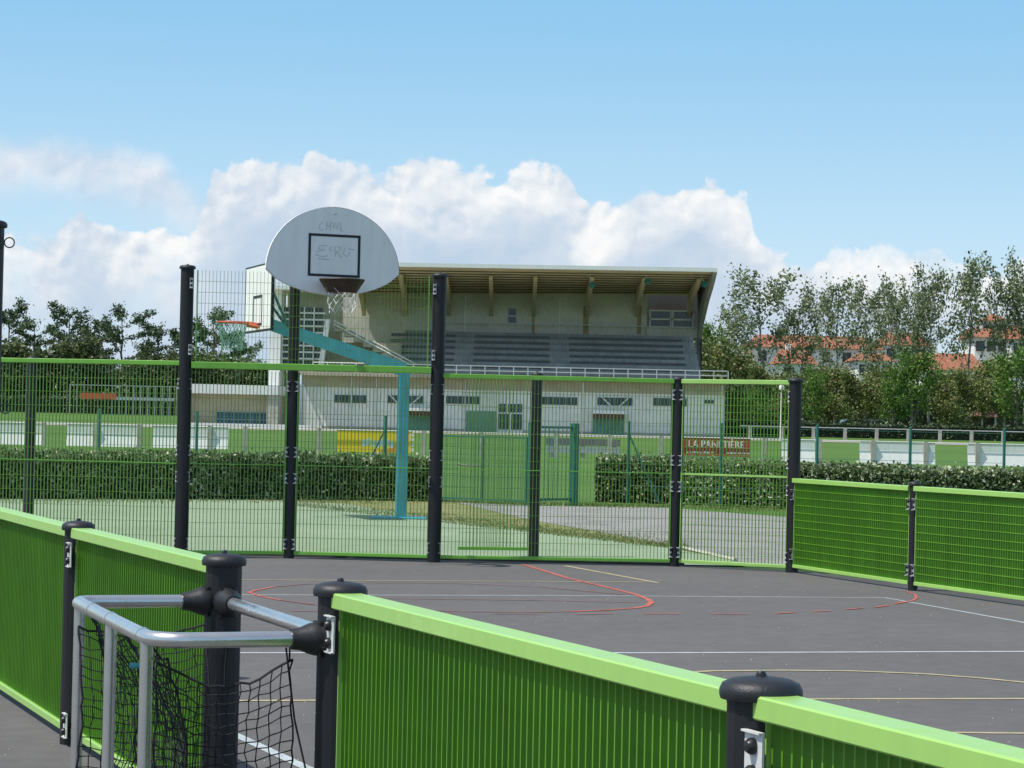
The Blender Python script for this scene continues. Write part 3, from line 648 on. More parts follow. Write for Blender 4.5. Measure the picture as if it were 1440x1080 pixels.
for z in (.3, .5, .7, .9, 1.1): mb.box(.038, Lg - .098, .004, .009, z - .003, z + .003)
mb.build('wire_mesh', M['green_dark'], t)
mb = MB(); mb.tube([(.5, -.04, .72), (.72, -.04, .70), (1.0, -.04, .70)], .014, 6); mb.build('latch', M['bolt'], t)

# ------------------------------------------------------------------ playing field rail and boards
YR = 105.0
def xr(px, Y=YR): return atY(px, 600, Y).x
t = empty('touchline_rail', (0, YR, 0), 0, 'white pipe rail along the near side of the grass pitch', 'rail')
mb = MB(); mb.tube([(xr(-80), 0, 1.04), (xr(-20), 0, 1.04), (xr(1560), 0, 1.04)], .022, 6); mb.build('pipe', M['white'], t, True)
for px in [-40, 62, 134, 196, 295, 345, 449, 596, 677, 782, 858, 930, 1075, 1153, 1228, 1302, 1375, 1450, 1520]:
    mb = MB(); x = xr(px); mb.box(x - .09, x + .09, -.09, .09, 0, 1.08); mb.build('concrete_post', M['conc_l'], t)
def board(px0, px1, m, lab, h=.95, cat='advertising board', group=None, dy=.12, name='pitch_board', z0=.06):
    x0, x1 = xr(px0), xr(px1); t = empty(name, ((x0 + x1) / 2, YR + dy, 0), 0, lab, cat, group); w = (x1 - x0) / 2
    mb = MB(); zm = z0 + h * .62
    if m is M['white']:
        mb.box(-w, w, -.02, .02, zm, z0 + h); mb.hexa([(-w, -.16, z0), (w, -.16, z0), (w, -.12, z0), (-w, -.12, z0), (-w, -.02, zm - .003), (w, -.02, zm - .003), (w, .02, zm - .003), (-w, .02, zm - .003)])
    else: mb.box(-w, w, -.02, .02, z0, z0 + h)
    mb.build('sheet', m, t)
    mb = MB(); mb.box(-w, w, -.035, .035, z0 + h, z0 + h + .05)
    mb.build('edge_trim', M['grey_metal'], t)
    return t, w
gB = 'white boards hung on the touchline rail'
board(-60, 60, M['white'], 'white pitch board cut by the left edge of the picture', group=gB)
board(94, 198, M['white'], 'white pitch board, second from the left edge, seen through the long mesh', group=gB)
board(214, 321, M['white'], 'white pitch board behind the tall left mesh post', group=gB)
board(1100, 1147, M['white'], 'white pitch board partly hidden by the corner post', group=gB)
board(1210, 1316, M['white'], 'white pitch board behind the joint of the low side panels', group=gB)
board(1362, 1500, M['white'], 'white pitch board running out at the right edge of the picture', group=gB)
t, w = board(474, 580, M['yellow'], 'yellow advertising board with pale blue lettering left of the teal pole')
r = random.Random(12); mb = MB()
for k in range(7):
    x = -w * .35 + k * .21; z = .45 + .05 * math.sin(k * 1.7)
    mb.add([(x, -.025, z - .12), (x + .15, -.025, z - .15), (x + .19, -.025, z + .12), (x + .1, -.025, z + .2), (x + .02, -.025, z + .12)], [(0, 1, 2, 3, 4)])
mb.build('print', M['cyan'], t)
mb = MB(); mb.add([(w * .10, -.024, .08), (w * .7, -.024, .08), (w * .78, -.024, .40), (w * .62, -.024, .52), (w * .5, -.024, .30), (w * .2, -.024, .18)], [(0, 1, 2, 3, 4, 5)]); mb.build('print', M['dog'], t)
mb = MB()
for z in (.2, .42, .66, .86): mb.add([(w + .09 * math.cos(a) + .0, -.024, z + .09 * math.sin(a)) for a in [2 * PI * k / 10 for k in range(10)]], [tuple(range(10))])
mb.build('scalloped_edge', M['letter'], t)
t, w = board(960, 1056, M['red'], 'red advertising board with cream bakery lettering above the middle hedge', h=.80, z0=.22)
def text(s, x, z, size, m, parent, y=-.03, sx=1.0):
    c = bpy.data.curves.new('lettering', 'FONT'); c.body = s; c.size = size; c.align_x = 'CENTER'; c.extrude = .002; c.offset = .008
    c.materials.append(m); o = bpy.data.objects.new('lettering', c); col.objects.link(o); o.parent = parent
    bpy.context.view_layer.update(); me = bpy.data.meshes.new_from_object(o.evaluated_get(bpy.context.evaluated_depsgraph_get())); bpy.data.objects.remove(o)
    o = bpy.data.objects.new('lettering', me); col.objects.link(o); o.parent = parent
    o.location = (x, y, z); o.rotation_euler = (PI / 2, 0, 0); o.scale = (sx, 1, 1); return o
text('LA PANETIÈRE', 0, .60, .44, M['letter'], t, sx=.90)
mb = MB()
r = random.Random(4)
x = -w + .2
while x < w * .9:
    l = r.uniform(.06, .16)
    if not (-.1 < x < .35): mb.box(x, x + l, -.026, -.022, .33 + r.uniform(0, .02), .40 + r.uniform(0, .03))
    x += l + .05
mb.build('small_print', M['letter'], t)
t = empty('players_bench', (xr(822), YR + 1.5, 0), 0, 'dark bench behind the touchline rail below the stand canopy', 'bench')
mb = MB(); w = (xr(876) - xr(770)) / 2; mb.box(-w, w, -.2, .2, .55, .62); mb.build('seat', M['seat'], t)
mb = MB(); mb.box(-w, w, .2, .25, .62, .86); mb.build('backrest', M['seat'], t)
for x in (-w + .3, 0, w - .3):
    mb = MB(); mb.box(x - .1, x + .1, -.16, .18, 0.0, .55); mb.build('leg', M['conc_l'], t)
mb = MB(); mb.box(-w, w, -.22, -.2, .2, .5); mb.build('front_board', M['grey_metal'], t)

# far rail on the right
t = empty('far_rail', (0, 188, ground_z(188)), 0, 'pale rail on the far side of the pitch at the right', 'rail')
x0 = atY(1040, 600, 188).x; x1 = atY(1500, 600, 188).x
mb = MB(); mb.tube([(x0, 0, 1.0), (x1, 0, 1.0)], .045, 6); mb.build('pipe', M['grey_metal'], t)
px = 1055
while px < 1500:
    x = atY(px, 600, 188).x; mb = MB(); mb.box(x - .13, x + .13, -.1, .1, 0, 1.05); mb.build('concrete_post', M['conc_l'], t); px += 44.5
def zat(px, py, Y): return atY(px, py, Y).z
# far hedges
def farhedge(px0, px1, Y, h, lab, seed, n, dep=1.5, size=.3):
    hedge('hedge', [(atY(px0, 600, Y).x, Y), (atY(px1, 600, Y).x, Y)], h, dep, n, size, M['leaf_far'], lab, zb=ground_z(Y), rough=.2, seed=seed)
farhedge(1020, 1560, 200, 1.15, 'low clipped hedge along the far side of the pitch at right', 21, 5000)
hedge('hedge', [(atY(985, 600, 234).x, 234), (atY(1560, 600, 234).x, 234)], 4.2, 2.5, 9000, .42, M['leaf_dark'], 'tall rough hedge standing behind the trunks of the right hand trees', zb=ground_z(234), rough=.5, seed=23)
farhedge(-80, 262, 240, 1.5, 'long clipped hedge behind the grass at the far left', 22, 5000)
# ------------------------------------------------------------------ grandstand
SY = 190.0; SZ0 = ground_z(SY)
st = empty('grandstand', (0, SY, 0), 0, 'white concrete grandstand with curved roof over grey seat tiers', 'grandstand')
def X(px, v=0): return atY(px, 540, SY + v).x
def Z(px, py, v=0): return atY(px, py, SY + v).z
def sbox(mb, px0, px1, v0, v1, py0, py1, pr=None, v=None):
    """box whose front face (at depth v0) spans the given photo extents"""
    pr = pr or (px0 + px1) / 2; vv = v0 if v is None else v
    z0 = Z(pr, py1, vv) if py1 < 900 else SZ0 - .2; z1 = Z(pr, py0, vv)
    mb.box(X(px0, vv), X(px1, vv), v0, v1, z0, z1); return mb
BV = 11.5  # depth of the back wall
ZB = Z(720, 528)      # balcony floor
mb = MB(); mb.box(X(424), X(1020), 0, 10, SZ0 - .3, ZB - .35); mb.build('lower_wall', M['render'], st)
mb = MB(); mb.box(X(424), X(1022), -1.3, 9.9, ZB - .35, ZB - .05); mb.build('balcony_slab', M['beige'], st)
mb = MB(); mb.box(X(424), X(1020), -.06, 0.0, ZB - 1.25, ZB - .35); mb.build('balcony_shade_band', M['beige'], st)  # beige strip stands for the shade under the balcony overhang
mb = MB(); mb.box(X(424), X(1020), -.05, .0, SZ0 - .2, SZ0 + .25); mb.build('plinth', M['conc_l'], st)
# railing
RT = Z(720, 515.5, -1.2)
mb = MB(); xa, xb = X(440, -1.2), X(1022, -1.2)
for z in (RT, RT - .38): mb.tube([(xa, -1.2, z), (xb, -1.2, z)], .05, 6)
k = 0; stp = (X(720) - X(700))
x = xa
while x < xb + .1: mb.tube([(x, -1.2, ZB - .05), (x, -1.2, RT)], .045, 6); x += stp
mb.build('railing', M['white'], st)
# seat tiers
NT_ = 7; zS0 = Z(720, 524, 0); zS1 = Z(720, 469, BV - .6)
mb = MB(); xs0, xs1 = X(560), X(985, 1)
for i in range(NT_):
    z = ZB + (zS1 - ZB) * (i + 1) / NT_; v = .6 + (BV - 1.6) * i / NT_
    mb.box(xs0, xs1 - .25 * i * 0, v, v + (BV - 1.6) / NT_ + (.0 if i < NT_ - 1 else 1.0), ZB - .05, z)
mb.build('seat_tier', M['conc'], st)
for px0, px1 in ((545, 638), (665, 772), (800, 962)):
    mb = MB()
    for i in range(NT_ - 1):
        z = ZB + (zS1 - ZB) * (i + 1) / NT_; v = .6 + (BV - 1.6) * i / NT_
        mb.box(X(px0, 4), X(px1, 4), v + .35, v + .75, z + .18, z + .26); mb.box(X(px0, 4), X(px1, 4), v + .45, v + .6, z, z + .18)
    mb.build('bench_row', M['seat'], st)
# back wall and bays
zW0 = zS1 - .2; zW1 = Z(720, 408, BV)
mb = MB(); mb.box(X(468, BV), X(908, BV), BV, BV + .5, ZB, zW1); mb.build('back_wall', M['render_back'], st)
mb = MB(); mb.box(X(908, BV) + .01, X(985, BV), BV + 2, BV + 2.3, zW0, Z(940, 405, BV)); mb.build('booth_back', M['booth'], st)
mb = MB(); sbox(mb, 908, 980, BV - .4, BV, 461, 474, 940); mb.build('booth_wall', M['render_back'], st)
for a, b in ((912, 941), (944, 972)):
    f = MB(); zA, zB_ = Z(940, 436, BV - .3), Z(940, 461, BV - .3); xa_, xb_ = X(a - 1, BV), X(b + 1, BV)
    for q in ((xa_, xb_, zA - .12, zA), (xa_, xb_, zB_, zB_ + .12), (xa_, xb_, (zA + zB_) / 2 - .1, (zA + zB_) / 2 + .02), (xa_, xa_ + .1, zB_ + .12, zA - .12), (xb_ - .1, xb_, zB_ + .12, zA - .12)):
        f.box(q[0], q[1], BV - .35, BV - .25, q[2], q[3])
    fo = f.build('window', M['white'], st)
    g2 = MB(); g2.box(xa_ + .1, xb_ - .1, BV - .28, BV - .26, zB_ + .1, zA - .1); g2.build('pane', M['glass'], fo)
f = MB(); sbox(f, 711, 725, BV - .05, BV, 433, 456); fo = f.build('window', M['grey_metal'], st)
for a, b in ((434, 443.5), (445.5, 455)):
    g2 = MB(); sbox(g2, 713, 723.5, BV - .08, BV - .055, a, b); g2.build('pane', M['glass'], fo)
for a in (652, 785):
    m2 = MB(); sbox(m2, a - 1, a + 1, BV - .12, BV, 416, 468); m2.build('downpipe', M['white'], st)
for a, b in ((748, 2), (822, 4), (897, 3)):
    m2 = MB(); sbox(m2, a - b, a + b, BV - .02, BV - .002, 430, 470); m2.build('rust_stain', M['stain'], st)
m2 = MB(); sbox(m2, 610, 985, 10.5, 10.55, 455.8, 457); m2.build('handrail', M['grey_metal'], st)
# curved roof: from back wall up and forward
def roofpt(s):   # s 0 back .. 1 front
    v = BV + .6 - (BV + 4.2) * s
    return v, None
def roof_curve(pxr, front_py):
    zf = Z(pxr, front_py, -3.5); zb_ = Z(pxr, 415, BV)
    return [(BV + .6 - (BV + 4.1) * s, zb_ + (zf - zb_) * (s ** .62 * .45 + s * .55)) for s in [i / 10 for i in range(11)]]
LC = roof_curve(560, 374.5); RC = roof_curve(1004, 381.5)
xl, xrr = X(482, -3.5), X(1005.5, -3.5)
mb = MB(); n = 11
vs = [(xl, v, z) for v, z in LC] + [(xrr, v, z) for v, z in RC] + [(xl, v, z + .22) for v, z in LC] + [(xrr, v, z + .22) for v, z in RC]
fs = []
for i in range(n - 1):
    fs += [(i, i + 1, n + i + 1, n + i), (2 * n + i, 3 * n + i, 3 * n + i + 1, 2 * n + i + 1), (i, 2 * n + i, 2 * n + i + 1, i + 1), (n + i, n + i + 1, 3 * n + i + 1, 3 * n + i)]
mb.add(vs, fs); mb.build('roof', M['soffit'], st)
mb = MB()
for i in range(1, 10):
    s = i / 10.5; j = min(9, int(s * 10)); f_ = s * 10 - j
    def at(Cv): return (Cv[j][0] + (Cv[j + 1][0] - Cv[j][0]) * f_, Cv[j][1] + (Cv[j + 1][1] - Cv[j][1]) * f_)
    (va, za), (vb, zb_) = at(LC), at(RC)
    mb.hexa([(xl, va - .04, za - .09), (xrr, vb - .04, zb_ - .09), (xrr, vb + .04, zb_ - .09), (xl, va + .04, za - .09), (xl, va - .04, za + .0), (xrr, vb - .04, zb_ + .0), (xrr, vb + .04, zb_), (xl, va + .04, za)])
mb.build('purlins', M['purlin'], st)
mb = MB(); va, za = LC[-1]; vb, zb_ = RC[-1]
mb.hexa([(xl, va - .1, za - .05), (xrr, vb - .1, zb_ - .05), (xrr, vb, zb_ - .05), (xl, va, za - .05), (xl, va - .1, za + .27), (xrr, vb - .1, zb_ + .27), (xrr, vb, zb_ + .27), (xl, va, za + .27)])
mb.build('fascia', M['white'], st)
def curve_at(x, v):
    k = (x - xl) / (xrr - xl); zz = None
    C_ = [(LC[i][0], LC[i][1] * (1 - k) + RC[i][1] * k) for i in range(11)]
    for i in range(10):
        if C_[i][0] >= v >= C_[i + 1][0]:
            f_ = (C_[i][0] - v) / (C_[i][0] - C_[i + 1][0]); return C_[i][1] * (1 - f_) + C_[i + 1][1] * f_
    return C_[-1][1]
for px in (505, 565, 627, 688, 749, 826, 897, 972):
    x = X(px, BV * .6); mb = MB(); V = [BV - .2, BV - 2.5, BV - 5, BV - 8, BV - 11]; D = [1.9, 1.35, .95, .6, .3]
    vs = []
    for v, d in zip(V, D):
        z = curve_at(x, v); vs += [(x - .16, v, z - .1), (x + .16, v, z - .1), (x + .16, v, z - .1 - d), (x - .16, v, z - .1 - d)]
    fs = [(0, 1, 2, 3), (19, 18, 17, 16)]
    for i in range(4):
        for k in range(4): fs.append((4 * i + k, 4 * i + 4 + k, 4 * i + 4 + (k + 1) % 4, 4 * i + (k + 1) % 4))
    mb.add(vs, fs); mb.build('rafter', M['rafter'], st)
for px, py in ((830, 401), (908, 396), (988, 400)):
    x = X(px, -2); z = Z(px, py, -2); mb = MB(); mb.lathe([(.10, -.25), (.28, 0), (.28, .08), (.1, .16)], 12, (0, 0, 0)); o = mb.build('floodlight', M['green_dark'], st, True); o.location = (x, -2, z); o.rotation_euler = (math.radians(-60), 0, 0)
    mb = MB(); mb.tube([(x, -2, z), (x - .3, -1.6, z + .9)], .05, 6); mb.build('lamp_bracket', M['grey_metal'], st)
# right end fin following the curved roof edge down to the seats
xf = X(985, BV * .5)
fin = []
tops = [(v, z + .2) for v, z in RC]
zt_ = RC[-1][1]
low = [(-3.6, zt_ - .1), (-2.6, zt_ - .5), (0, zt_ - 1.25), (3, zt_ - 1.95), (5.5, zt_ - 2.75), (8, zt_ - 3.6), (10.2, zt_ - 4.7), (11.2, zt_ - 5.8), (11.2, zS1 + .3), (9.6, ZB - .05), (BV + .6, ZB - .05)]
poly = tops + low
xk = xrr - .35
mb = MB(); n = len(poly); mb.add([(xk, v, z) for v, z in poly] + [(xk + .33, v, z) for v, z in poly], [tuple(range(n)), tuple(range(2 * n - 1, n - 1, -1))] + [(i, (i + 1) % n, (i + 1) % n + n, i + n) for i in range(n)])
mb.build('end_wall', M['conc'], st)
# lower wall openings
def win(px0, px1, py0, py1, nm='window', fm='white', gm='glass', cols=3, name2='pane'):
    f = MB(); sbox(f, px0, px1, -.10, -.002, py0, py1); fo = f.build(nm, M[fm], st)
    g2 = MB(); w = (px1 - px0 - 1.0) / cols
    for c in range(cols): sbox(g2, px0 + .7 + w * c, px0 + .7 + w * c + w - .6, -.13, -.102, py0 + .6, py1 - .6, (px0 + px1) / 2)
    g2.build(name2, M[gm], fo)
for a, b in ((470, 516), (545, 596), (627, 676), (762, 813), (840, 891), (918, 967)):
    win(a, b, 555 + (a - 470) * .01, 567 + (a - 470) * .01, cols=6)
win(990, 1006, 562, 568, cols=1)
for a, b in ((545, 596), (840, 891)):
    c = (a + b) / 2
    for s in (-1, 1):
        mb = MB(); mb.tube([(X(c + s * (b - a) * .42), -.18, Z(c, 557 - .5)), (X(c + s * 5), -.6, Z(c, 572))], .06, 5); mb.build('stay_rod', M['white'], st)
def door(px0, px1, py0, canopy=False, m='shutter'):
    f = MB(); sbox(f, px0, px1, -.12, -.002, py0, 999, (px0 + px1) / 2); fo = f.build('door', M[m], st)
    if canopy:
        g2 = MB(); z = Z((px0 + px1) / 2, py0); g2.box(X(px0 - 1), X(px1 + 1), -1.2, -.13, z + .05, z + .3); g2.build('canopy', M['white'], fo)
        g2 = MB(); g2.box(X(px0), X(px1), -1.1, -.125, z - .3, z + .05); g2.build('canopy_slats', M['brown'], fo)
door(573, 609, 579, True); door(657, 699, 578); door(835, 879, 583, True)
f = MB(); sbox(f, 700, 737, -.12, -.002, 564, 999); fo = f.build('door', M['white'], st)
for a, b, c, d in ((702, 713, 568, 580), (715, 726, 568, 580), (728, 735, 568, 580), (702, 717, 582, 604), (720, 735, 582, 604)):
    g2 = MB(); sbox(g2, a, b, -.15, -.122, c, d, 718); g2.build('pane', M['glass'], fo)
for px in (495, 530, 655, 820, 945, 1035 - 20):
    mb = MB(); mb.tube([(X(px), -.12, SZ0), (X(px), -.12, ZB - .4)], .06, 6); mb.build('downpipe', M['white'], st)
# left end of the stand: pillar, glazed stair tower, stairs
mb = MB(); mb.box(X(377, -1), X(393, -1), -1, 3, SZ0 - .2, Z(385, 405, -1)); mb.build('pillar', M['white'], st)
mb = MB(); mb.box(X(372, -1), X(482, -1), -2.2, 8, Z(420, 408, -1), Z(420, 403, -1)); mb.build('annex_roof', M['white'], st)
mb = MB(); mb.box(X(395), X(470), 4.0, 8, Z(430, 525), Z(430, 408.5, 4)); mb.build('stair_core', M['render_back'], st)
f = MB()
for i in range(9):
    py = 440 + i * 9.2
    f.box(X(394, 1), X(456 - i * .9, 1), .9, 1.15, Z(425, py + 1.2, 1), Z(425, py - 1.2, 1))
for px in (396, 426, 440): f.box(X(px - 1, 1), X(px + 1, 1), .75, .895, Z(425, 520, 1), Z(425, 432, 1))
fo = f.build('stair_glazing_frame', M['white'], st)
g2 = MB(); g2.box(X(396, 1), X(452, 1), 1.3, 1.35, Z(425, 520, 1), Z(425, 432, 1)); g2.build('pane', M['glass'], fo)
mb = MB(); a, b = (X(459, 0), Z(459, 449)), (X(451, 0), Z(451, 520))
mb.hexa([(b[0] - .25, -.2, b[1]), (b[0] + .15, -.2, b[1]), (b[0] + .15, .5, b[1]), (b[0] - .25, .5, b[1]), (a[0] - .2, -.2, a[1]), (a[0] + .2, -.2, a[1]), (a[0] + .2, .5, a[1]), (a[0] - .2, .5, a[1])]); mb.build('slanted_post', M['white'], st)
mb = MB(); n = 9
for i in range(n):
    px = 466 + i * 14; py = 456 + i * 7.4; mb.box(X(px), X(px + 15), 1.2, 3.2, Z(px, py + 9), Z(px, py))
mb.build('stair_flight', M['conc_l'], st)
mb = MB()
for k in range(2):
    mb.tube([(X(466), 1.1, Z(466, 450 + 5 * k)), (X(590), 1.1, Z(590, 515 + 5 * k))], .06, 5)
mb.build('stair_rail', M['white'], st)
mb = MB(); mb.box(X(440), X(560), 3.4, 3.8, ZB - .05, Z(500, 480)); mb.build('landing_wall', M['beige'], st)
mb = MB(); p = [(X(422), Z(422, 540)), (X(427), Z(427, 540)), (X(456), SZ0 - .1), (X(422), SZ0 - .1)]
mb.add([(x, -.35, z) for x, z in p] + [(x, -.003, z) for x, z in p], [(3, 2, 1, 0), (4, 5, 6, 7)] + [(i, (i + 1) % 4, (i + 1) % 4 + 4, i + 4) for i in range(4)]); mb.build('raking_buttress', M['white'], st)
# low clubhouse left of the stand
ch = empty('clubhouse', (0, 184, 0), 0, 'low white flat roofed clubhouse left of the grandstand', 'building')
CY = 184; cz = ground_z(CY)
def CX(px): return atY(px, 560, CY).x
def CZ(px, py): return atY(px, py, CY).z
mb = MB(); mb.box(CX(262), CX(388), .6, 8, cz - .2, CZ(320, 550)); mb.build('wall', M['beige'], ch)
mb = MB(); mb.box(CX(262), CX(392), -.6, 8.2, CZ(320, 554), CZ(320, 541)); mb.build('roof_slab', M['white'], ch)
mb = MB(); mb.box(CX(262), CX(266), -.5, .59, cz - .2, CZ(320, 554)); mb.build('end_column', M['white'], ch)
mb = MB(); mb.box(CX(376), CX(393), -.45, .59, cz - .2, CZ(320, 554)); mb.build('end_column', M['conc_l'], ch)
f = MB(); f.box(CX(303), CX(377), .5, .598, CZ(340, 601), CZ(340, 579)); fo = f.build('window', M['grey_metal'], ch)
g2 = MB()
for i in range(6): g2.box(CX(304 + i * 12.1), CX(304 + i * 12.1 + 11.2), .47, .498, CZ(340, 600.5), CZ(340, 590.5)); g2.box(CX(304 + i * 12.1), CX(304 + i * 12.1 + 11.2), .47, .498, CZ(340, 589.5), CZ(340, 580))
g2.build('pane', M['glass_b'], fo)
mb = MB(); mb.box(CX(262), CX(440), -1.2, -.7, cz - .2, cz + .35); tag(mb.build('low_wall', M['white'], ch))
# ------------------------------------------------------------------ far left court fence with red panel
t = empty('far_court', (atY(170, 560, 236).x, 236, ground_z(236)), 0, 'small fenced court with a red kick board before the far left trees', 'sports court')
k = 236 / FP
def fx(px): return (px - 170) * k
mb = MB()
for i in range(16):
    x = fx(98 + i * 10); mb.box(x - .04, x + .04, -.04, .04, 0, 3.0)
mb.box(fx(98), fx(248), -.03, .03, 2.9, 2.98); mb.build('mesh_fence', M['grey_metal'], t)
mb = MB(); mb.box(fx(112), fx(164), -.12, -.05, 1.55, 2.15); mb.build('kick_board', M['orange'], t)
mb = MB(); mb.box(fx(164), fx(246), -.12, -.05, 1.5, 1.8); mb.build('barrier', M['grey_metal'], t)
# street lamp, shed, cars
q = atY(1098, 600, 180); t = empty('street_lamp', (q.x, 180, ground_z(180)), 0, 'slim pale street lamp with white globe seen through the narrow mesh', 'street lamp')
hh = zat(1098, 549, 180) - ground_z(180)
mb = MB(); mb.tube([(0, 0, 0), (0, 0, hh)], [.07, .05], 8); mb.build('pole', M['white'], t, True)
mb = MB(); mb.lathe([(.05, hh), (.2, hh + .08), (.24, hh + .22), (.18, hh + .36), (.02, hh + .42)], 12); mb.build('lantern', M['white'], t, True)
def car(px, lab, Y=214, rz=0.1):
    q = atY(px, 600, Y); t = empty('parked_car', (q.x, Y, ground_z(Y)), rz, lab, 'car', 'white cars parked behind the hedge on the right')
    prof = [(-2.05, .35), (-2.1, .75), (-1.95, .95), (-1.2, 1.02), (-.65, 1.42), (.75, 1.46), (1.45, 1.05), (2.0, .92), (2.1, .6), (2.05, .35)]
    n = len(prof); mb = MB(); mb.add([(x, -.82, z) for x, z in prof] + [(x, .82, z) for x, z in prof], [tuple(range(n)), tuple(range(2 * n - 1, n - 1, -1))] + [(i, i + n, (i + 1) % n + n, (i + 1) % n) for i in range(n)]); mb.build('body', M['car'], t)
    mb = MB(); mb.add([(x, -.826, z) for x, z in [(-1.1, 1.03), (-.62, 1.35), (.05, 1.37), (.05, 1.03)]] + [(x, -.826, z) for x, z in [(.12, 1.03), (.12, 1.37), (.7, 1.39), (1.3, 1.05)]], [(3, 2, 1, 0), (7, 6, 5, 4)]); mb.build('window', M['glass'], t)
    for wx in (-1.35, 1.35):
        for wy in (-.72, .72):
            mb = MB(); mb.tube([(wx, wy - .1, .32), (wx, wy + .1, .32)], .32, 14); w_ = mb.build('wheel', M['tyre'], t, True)
car(1198, 'small white car parked behind the far hedge, left one of the pair'); car(1228, 'small white car parked behind the far hedge, right one of the pair', rz=-.1)
q = atY(1379, 600, 212); t = empty('field_shelter', (q.x, 212, ground_z(212)), 0, 'small shelter with a faded pink roof under the right hand trees', 'shelter')
mb = MB(); mb.add([(-1.6, -.8, 1.9), (1.4, -.8, 1.9), (1.4, 1, 2.4), (-1.0, 1, 2.4), (-1.6, -.8, 1.98), (1.4, -.8, 1.98), (1.4, 1, 2.48), (-1.0, 1, 2.48)], [(0, 3, 2, 1), (4, 5, 6, 7), (0, 1, 5, 4), (1, 2, 6, 5), (2, 3, 7, 6), (3, 0, 4, 7)]); mb.build('roof', M['pink'], t)
for x in (-1.3, 0, 1.2):
    mb = MB(); mb.box(x - .07, x + .07, -.7, -.56, 0, 1.93); mb.build('post', M['white'], t)
mb = MB(); mb.box(-1.3, 1.2, .7, .8, 0, 1.95); mb.build('back_panel', M['brown'], t)

# ------------------------------------------------------------------ houses
def house(px0, px1, Y, py_eave, py_ridge, lab, hip=.18, ext=0, dep=9, nwin=4, dark=False):
    xa, xb = atY(px0, 560, Y).x, atY(px1, 560, Y).x; cx = (xa + xb) / 2; w = (xb - xa) / 2; pm = (px0 + px1) / 2
    g0 = ground_z(Y); ze, zr = zat(pm, py_eave, Y) - g0, zat(pm, py_ridge, Y + dep / 2) - g0
    t = empty('house', (cx, Y, g0), 0, lab, 'house', 'white houses with red tiled roofs behind the trees')
    mb = MB(); mb.box(-w + .6, w - .6, .6, dep - .6, -.3, ze); mb.build('wall', M['housewall'], t)
    mb = MB(); h = w * hip * 2
    vs = [(-w, 0, ze - .1), (w, 0, ze - .1), (w, dep, ze - .1), (-w, dep, ze - .1), (-w + h, dep / 2, zr), (w - h, dep / 2, zr)]
    mb.add(vs, [(0, 1, 5, 4), (1, 2, 5), (2, 3, 4, 5), (3, 0, 4), (0, 3, 2, 1)]); rf = mb.build('roof', M['tile'], t)
    m2 = MB(); m2.box(-w * .4, -w * .4 + .7, dep / 2 - .3, dep / 2 + .4, (ze + zr) / 2, zr + .7); m2.build('chimney', M['housewall'], rf)
    for i in range(nwin):
        x = -w + .6 + (2 * w - 1.2) * (i + .5) / nwin
        for z in ([ze - 1.9] + ([ze - 4.7] if ze > 5.5 else [])):
            f = MB(); f.box(x - .55, x + .55, .52, .598, z, z + 1.3); fo = f.build('window', M['brown'], t)
            g2 = MB(); g2.box(x - .42, x + .42, .49, .518, z + .12, z + 1.18); g2.build('pane', M['glass'], fo)
    return t
house(1050, 1242, 300, 488, 472, 'long house with wide orange roof behind the sparse trees', hip=.1, nwin=6, dep=12)
house(1092, 1150, 286, 510, 492, 'small lower orange roof below the long roof on its left side', hip=.15, nwin=2)
house(1200, 1262, 290, 506, 497, 'low pale house with arched dark eaves in the middle of the village', hip=.2, nwin=3)
house(1292, 1386, 288, 519, 497, 'house with a steep orange roof right of the bright green tree', hip=.08, nwin=4, dep=11)
house(1236, 1312, 306, 484, 468, 'house with a darker ridge half hidden by the bushy trees', hip=.2, nwin=3)
house(1364, 1424, 300, 473, 462, 'tall white house with an orange roof under the tower', hip=.15, nwin=3, dep=10)
house(1376, 1422, 312, 450, 441, 'small square tower with a flat pyramid roof above the tall house', hip=.5, nwin=2, dep=5)
house(1416, 1500, 296, 476, 458, 'white house with a dark edged roof at the right edge of the picture', hip=.15, nwin=4)
house(1036, 1072, 296, 520, 508, 'little orange roof showing just right of the grandstand', hip=.2, nwin=2)

# ------------------------------------------------------------------ trees
def limb(mb, p, d, L, r, depth, rnd, tips, spread=.5, up=.25, n=4):
    pts = [p.copy()]; rs = [r]; q = p.copy(); dd = d.normalized()
    for i in range(n):
        dd = (dd + Vector((rnd.gauss(0, .12), rnd.gauss(0, .12), rnd.gauss(0, .05) + up * .15))).normalized()
        q = q + dd * (L / n); pts.append(q.copy()); rs.append(r * (1 - .62 * (i + 1) / n))
        if depth > 0 and i >= 1:
            for _ in range(1 if i < n - 1 else 2):
                a = rnd.random() * 2 * PI; s = Vector((math.cos(a), math.sin(a), 0))
                nd = (dd + s * spread * rnd.uniform(.7, 1.4)).normalized()
                limb(mb, q, nd, L * rnd.uniform(.45, .7), rs[-1] * .7, depth - 1, rnd, tips, spread, up)
    mb.tube(pts, rs, 5 if r > .05 else 3, False)
    if depth <= 1: tips += pts[1:]
